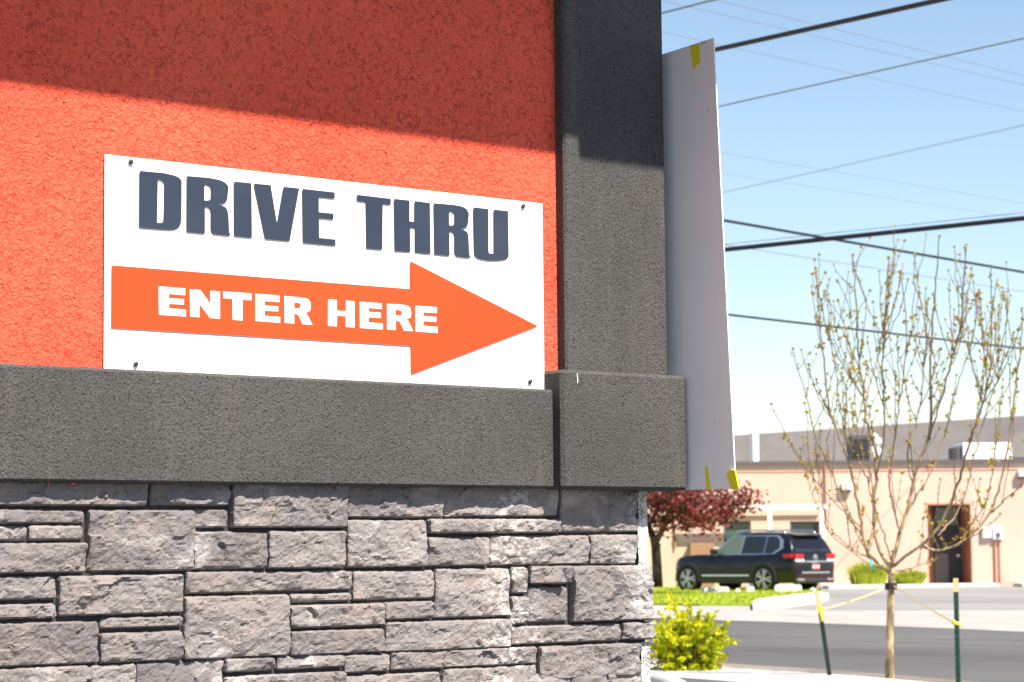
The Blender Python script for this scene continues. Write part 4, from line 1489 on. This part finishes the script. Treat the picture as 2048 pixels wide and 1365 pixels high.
def add_limb(P, r0, r1):
    P = np.array(P)
    # resample with a smooth curve and small kinks
    seg = np.concatenate([[0], np.cumsum(np.linalg.norm(np.diff(P, axis=0), axis=1))])
    n = max(4, int(seg[-1] / .06))
    s = np.linspace(0, seg[-1], n)
    Q = np.stack([np.interp(s, seg, P[:, k]) for k in range(3)], 1)
    for _ in range(3):
        Q[1:-1] = Q[1:-1] * .5 + (Q[:-2] + Q[2:]) * .25
    R = np.linspace(r0, r1, n)
    Q[1:-1] += nprng.normal(0, .0045 if r0 < 8 * ts else .0012, (n - 2, 3))
    wood.tube(Q, R, 6)
    wood.c[-6 * n:] = [float(np.clip((q_ / ts - 1.0) / 3.5, 0, 1)) for q_ in R for _k in range(6)]
    for p, r in zip(Q, R): SK.append((p, r))
    return Q, R
def add_buds(Q, frm=.3, gap=.026, sz=.015):
    L = 0
    n = len(Q)
    for i in range(1, n):
        t = i / n
        L += np.linalg.norm(Q[i] - Q[i - 1])
        if t < frm or L < gap: continue
        L = r_.uniform(-.015, .012)
        d = Q[i] - Q[i - 1]; d /= np.linalg.norm(d)
        big = r_.random() < .16
        for k in range(r_.randint(1, 2) if not big else r_.randint(4, 6)):
            leaf(buds, Q[i], d * .7 + np.array([r_.gauss(0, .8) for _ in range(3)]), sz * r_.uniform(.7, 1.5) * (1.7 if big else 1), r_, min(1, max(0, r_.gauss(.45, .3) + (.2 if big else 0))))
    for k in range(5):
        leaf(buds, Q[-1], (r_.gauss(0, .6), r_.gauss(0, .6), 1), r_.uniform(.016, .030), r_, r_.uniform(.5, 1))
for (P, w0, w1, dd) in LIMB:
    n = len(P)
    pts = [atd(x, y, TD + dd * (i / (n - 1)) ** .8) for i, (x, y) in enumerate(P)]
    Q, R = add_limb(pts, w0 * (.75 if w0 < 9 else .95) * ts, max(w1 * .75, .8) * ts)
    if w0 < 10: add_buds(Q, .22)
    else: SK.clear()
TIPS = z3([(485, 215), (465, 290), (550, 330), (600, 360), (650, 215), (670, 130), (805, 215), (855, 145), (885, 110), (910, 220), (950, 255), (985, 130), (1005, 290), (1050, 375), (1185, 90), (1270, 195), (1310, 310), (1400, 260), (1435, 320), (1460, 390), (1510, 510), (410, 610), (260, 885), (450, 710), (490, 780), (560, 480), (740, 360), (1040, 300), (1160, 310), (1340, 430), (1375, 430), (1530, 600), (1480, 560), (1240, 330), (700, 420), (1290, 360)]) + \
    [(1655, 1060), (1690, 985), (1990, 900), (1960, 960), (1700, 1030), (2000, 1030), (1850, 1010), (1780, 900), (1820, 870), (1908, 900), (1880, 960), (1745, 860), (1664, 1062), (1872, 1118), (1975, 1000), (1640, 850), (1790, 760), (1700, 800)]
for _ in range(46):
    x = r_.uniform(1600, 2035)
    top = 500 + 170 * ((x - 1830) / 215) ** 2
    TIPS.append((x, r_.uniform(top, top + 290)))
for (x, y) in TIPS:
    t1 = atd(x, y, TD + r_.uniform(-1.0, 1.0))
    best, bc = None, 1e9
    for p, r in SK:
        d = t1 - p
        L = np.linalg.norm(d)
        if L < .22 or r > 9 * ts: continue
        cost = abs(L - .55) + max(0, .93 - d[2] / L) * 5 + (0.25 if r < 1.2 * ts else 0)
        if cost < bc: best, bc = (p, r), cost
    p, r = best
    mid = p * .45 + t1 * .55 + (t1 - p) * [0.15, .15, -.12]
    pts = [(1 - s) ** 2 * p + 2 * s * (1 - s) * mid + s * s * t1 for s in np.linspace(0, 1, 7)]
    Q, R = add_limb(pts, min(r * .7, 1.1 * ts), .75 * ts)
    add_buds(Q, .15)
SK2 = [q for q in SK if q[1] < 4.2 * ts]
for i in range(420):          # short spurs
    p, r = SK2[r_.randrange(len(SK2))]
    L = r_.choice((r_.uniform(.03, .07), r_.uniform(.03, .08), r_.uniform(.12, .40)))
    d = np.array([r_.gauss(0, .4), r_.gauss(0, .4), 1.0]); d /= np.linalg.norm(d)
    Q, R = add_limb([p, p + d * L * .5 + np.array([r_.gauss(0, .02), r_.gauss(0, .02), 0]), p + d * L], .8 * ts, .5 * ts)
    add_buds(Q, .2)
obj("branches", wood, M["bark"], ytree, smooth=True)
obj("buds", buds, M["bud"], ytree)
# black rubber collar where the ties go round
q = atd(1782, 1173, TD)
mb = MB(); mb.tube([q + np.array([0, 0, -.03]), q + np.array([0, 0, .03])], .055, 12); obj("rubber_collar", mb, M["rubber"], ytree)
# blue tag on the left limb
p = atd(1742, 1117, TD - .06)
mb = MB()
a, b = atd(1739, 1114, TD - .06), atd(1746, 1140, TD - .06)
wv = RH * .011
mb.add([a - wv, a + wv, b + wv, b - wv, a - wv + FH * .002, a + wv + FH * .002, b + wv + FH * .002, b - wv + FH * .002],
       [(0, 1, 2, 3), (7, 6, 5, 4), (0, 4, 5, 1), (1, 5, 6, 2), (2, 6, 7, 3), (3, 7, 4, 0)])
tag(obj("plant_tag", mb, M["bluetag"], origin=a), "light blue plastic tag hanging from a left branch of the young tree", "tag")

# stakes
def stake(P, w0, cap_i, label, dep, pm):
    base = atd(*P[-1], dep)
    t_ = thing("tree_stake", tuple(map(float, base)), label, "stake", "steel stakes tied to the young tree")
    top, cap, bot = atd(*P[0], dep), atd(*P[1], dep), base
    for nm, a, b, mt in (("post", cap, bot, pm), ("post_tip", top, cap, M["posttan"])):
        mb = MB()
        hw = w0 * dep / F
        # T-section: flange and web
        wv = RH * hw
        fl = FH * .004
        for (u0, u1, v0, v1) in ((-1, 1, 0, .006), (-.18, .18, .006, .035)):
            A = [a + wv * u0 + FH * v0, a + wv * u1 + FH * v0, a + wv * u1 + FH * v1, a + wv * u0 + FH * v1]
            B = [b + wv * u0 + FH * v0, b + wv * u1 + FH * v0, b + wv * u1 + FH * v1, b + wv * u0 + FH * v1]
            mb.add(A + B, [(0, 1, 2, 3), (7, 6, 5, 4), (0, 4, 5, 1), (1, 5, 6, 2), (2, 6, 7, 3), (3, 7, 4, 0)])
        ln = b - a
        L_ = np.linalg.norm(ln)
        if nm == "post":
            for k in range(int(L_ / .06)):
                c = a + ln * ((k + .5) * .06 / L_)
                mb.obox(c - wv * .3 - FH * .008 - np.array([0, 0, .008]), wv * .6, FH * .0055, (0, 0, .016))
        recalc(obj(nm, mb, mt, t_))
    return t_
stake([(1632, 1184), (1641, 1226), (1664, 1385)], 4.4, 1, "leaning blackish green steel stake left of the young tree", 21.0, M["postdark"])
stake([(1911.5, 1157), (1912, 1184), (1917.5, 1400)], 4.9, 1, "upright dark green steel stake right of the young tree", 20.6, M["postgreen"])
def strap(P, r, label, knot):
    A, B = P
    t_ = thing("tie_strap", tuple(map(float, A)), label, "strap", "yellow straps tying the young tree")
    mb = MB()
    n = 9
    pts = [A + (B - A) * s - np.array([0, 0, .012]) * (4 * s * (1 - s)) for s in np.linspace(0, 1, n)]
    V = []
    for p in pts: V += [p + np.array([0, 0, r]), p - np.array([0, 0, r]), p - np.array([0, 0, r]) + FH * .004, p + np.array([0, 0, r]) + FH * .004]
    mb.add(V, [(i * 4 + k, i * 4 + (k + 1) % 4, i * 4 + 4 + (k + 1) % 4, i * 4 + 4 + k) for i in range(n - 1) for k in range(4)] + [(0, 1, 2, 3), tuple(4 * n - 4 + k for k in (3, 2, 1, 0))])
    recalc(obj("webbing", mb, M["strap"], t_))
    mb = MB()
    kn = np.array(B)
    for (dx, dz, L) in knot:
        mb.tube([kn - FH * .03, kn - FH * .035 + RH * dx * .5 + np.array([0, 0, dz * .5]), kn - FH * .02 + RH * dx + np.array([0, 0, dz])], [.012, .014, .008], 6)
    mb.tube([kn - RH * .035 - FH * .02, kn - FH * .035, kn + RH * .035 - FH * .02], .013, 6)
    obj("knot", mb, M["strapknot"], t_)
strap((atd(1768, 1178, 20.95), atd(1641, 1220, 20.9)), .006, "yellow strap from the young tree down to the leaning left stake", [(.01, -.10, 0), (-.02, .05, 0)])
strap((atd(1788, 1172, 20.9), atd(1911, 1247, 20.5)), .008, "yellow strap from the young tree down to the upright right stake", [(.05, -.02, 0), (-.04, .03, 0)])

# ================================================================= WIRES
def horizon_y(px):
    # image row of eye level at this column
    lo_, hi_ = 900, 1300
    for _ in range(40):
        md = (lo_ + hi_) / 2
        if ray(px, md)[2] > 0: lo_ = md
        else: hi_ = md
    return lo_


def wire(a, b, h, rad, label, mt="cable", e0=.8, e1=1.6, extra=None):
    pa = atd(*a, h * F / (horizon_y(a[0]) - a[1]))
    pb = atd(*b, h * F / (horizon_y(b[0]) - b[1]))
    d = pb - pa
    L = np.linalg.norm(d)
    p0, p1 = pa - d * max(e0, 14 / L), pb + d * max(e1, 14 / L)
    n = 24
    pts = [p0 + (p1 - p0) * s for s in np.linspace(0, 1, n)]
    mb = MB()
    mb.tube(pts, rad, 8)
    if extra:
        pts2 = [p + np.array([0, 0, extra]) for p in pts]
        mb.tube(pts2, rad * .12, 5)
    o = obj("power_line", mb, M[mt], origin=pa, smooth=True)
    tag(o, label, "power line", "overhead lines crossing the sky")


wire((1430, 100), (1895, -3), 4.8, .024, "thickest black overhead cable, from the sheet's top corner up to the frame top")
wire((1448, 500), (2048, 437), 4.3, .033, "thick black overhead cable just above the young tree's top, rising to the right", extra=.075)
wire((1435, 214), (2048, 77), 6.5, .0105, "thin dark overhead wire rising to the right high in the sky", "cable_grey")
wire((1443, 386), (2048, 251), 8.0, .007, "thin pale overhead wire rising to the right across mid sky", "cable_grey")
wire((1446, 441), (2048, 545), 5.5, .025, "black overhead cable falling to the right behind the young tree's top twigs")
wire((1458, 630), (2048, 698), 5.0, .025, "lowest black overhead cable, falling to the right through the young tree's crown")
wire((1450, 490), (2048, 584), 8.0, .010, "thin pale overhead wire falling to the right just below the crossing black cables", "cable_grey")
wire((1326, 26), (1432, -1), 8.0, .016, "short dark stretch of wire in the top corner beside the pilaster", "cable_grey")
wire((1327, 2), (2048, 170), 9.0, .0055, "lower of two parallel faint wires falling from the top of the sky", "cable_grey")
wire((1431, 0), (2048, 152), 9.0, .0055, "upper of two parallel faint wires falling from the top of the sky", "cable_grey")
wire((1327, 65), (2048, 223), 9.0, .0055, "faint wire falling to the right just above the sheet's top edge", "cable_grey")
wire((1439, 305), (2048, 407), 9.0, .0045, "upper of two very faint wires falling to the right across mid sky", "cable_grey")
wire((1442, 347), (2048, 437), 9.0, .004, "lower of two very faint wires falling to the right across mid sky", "cable_grey")
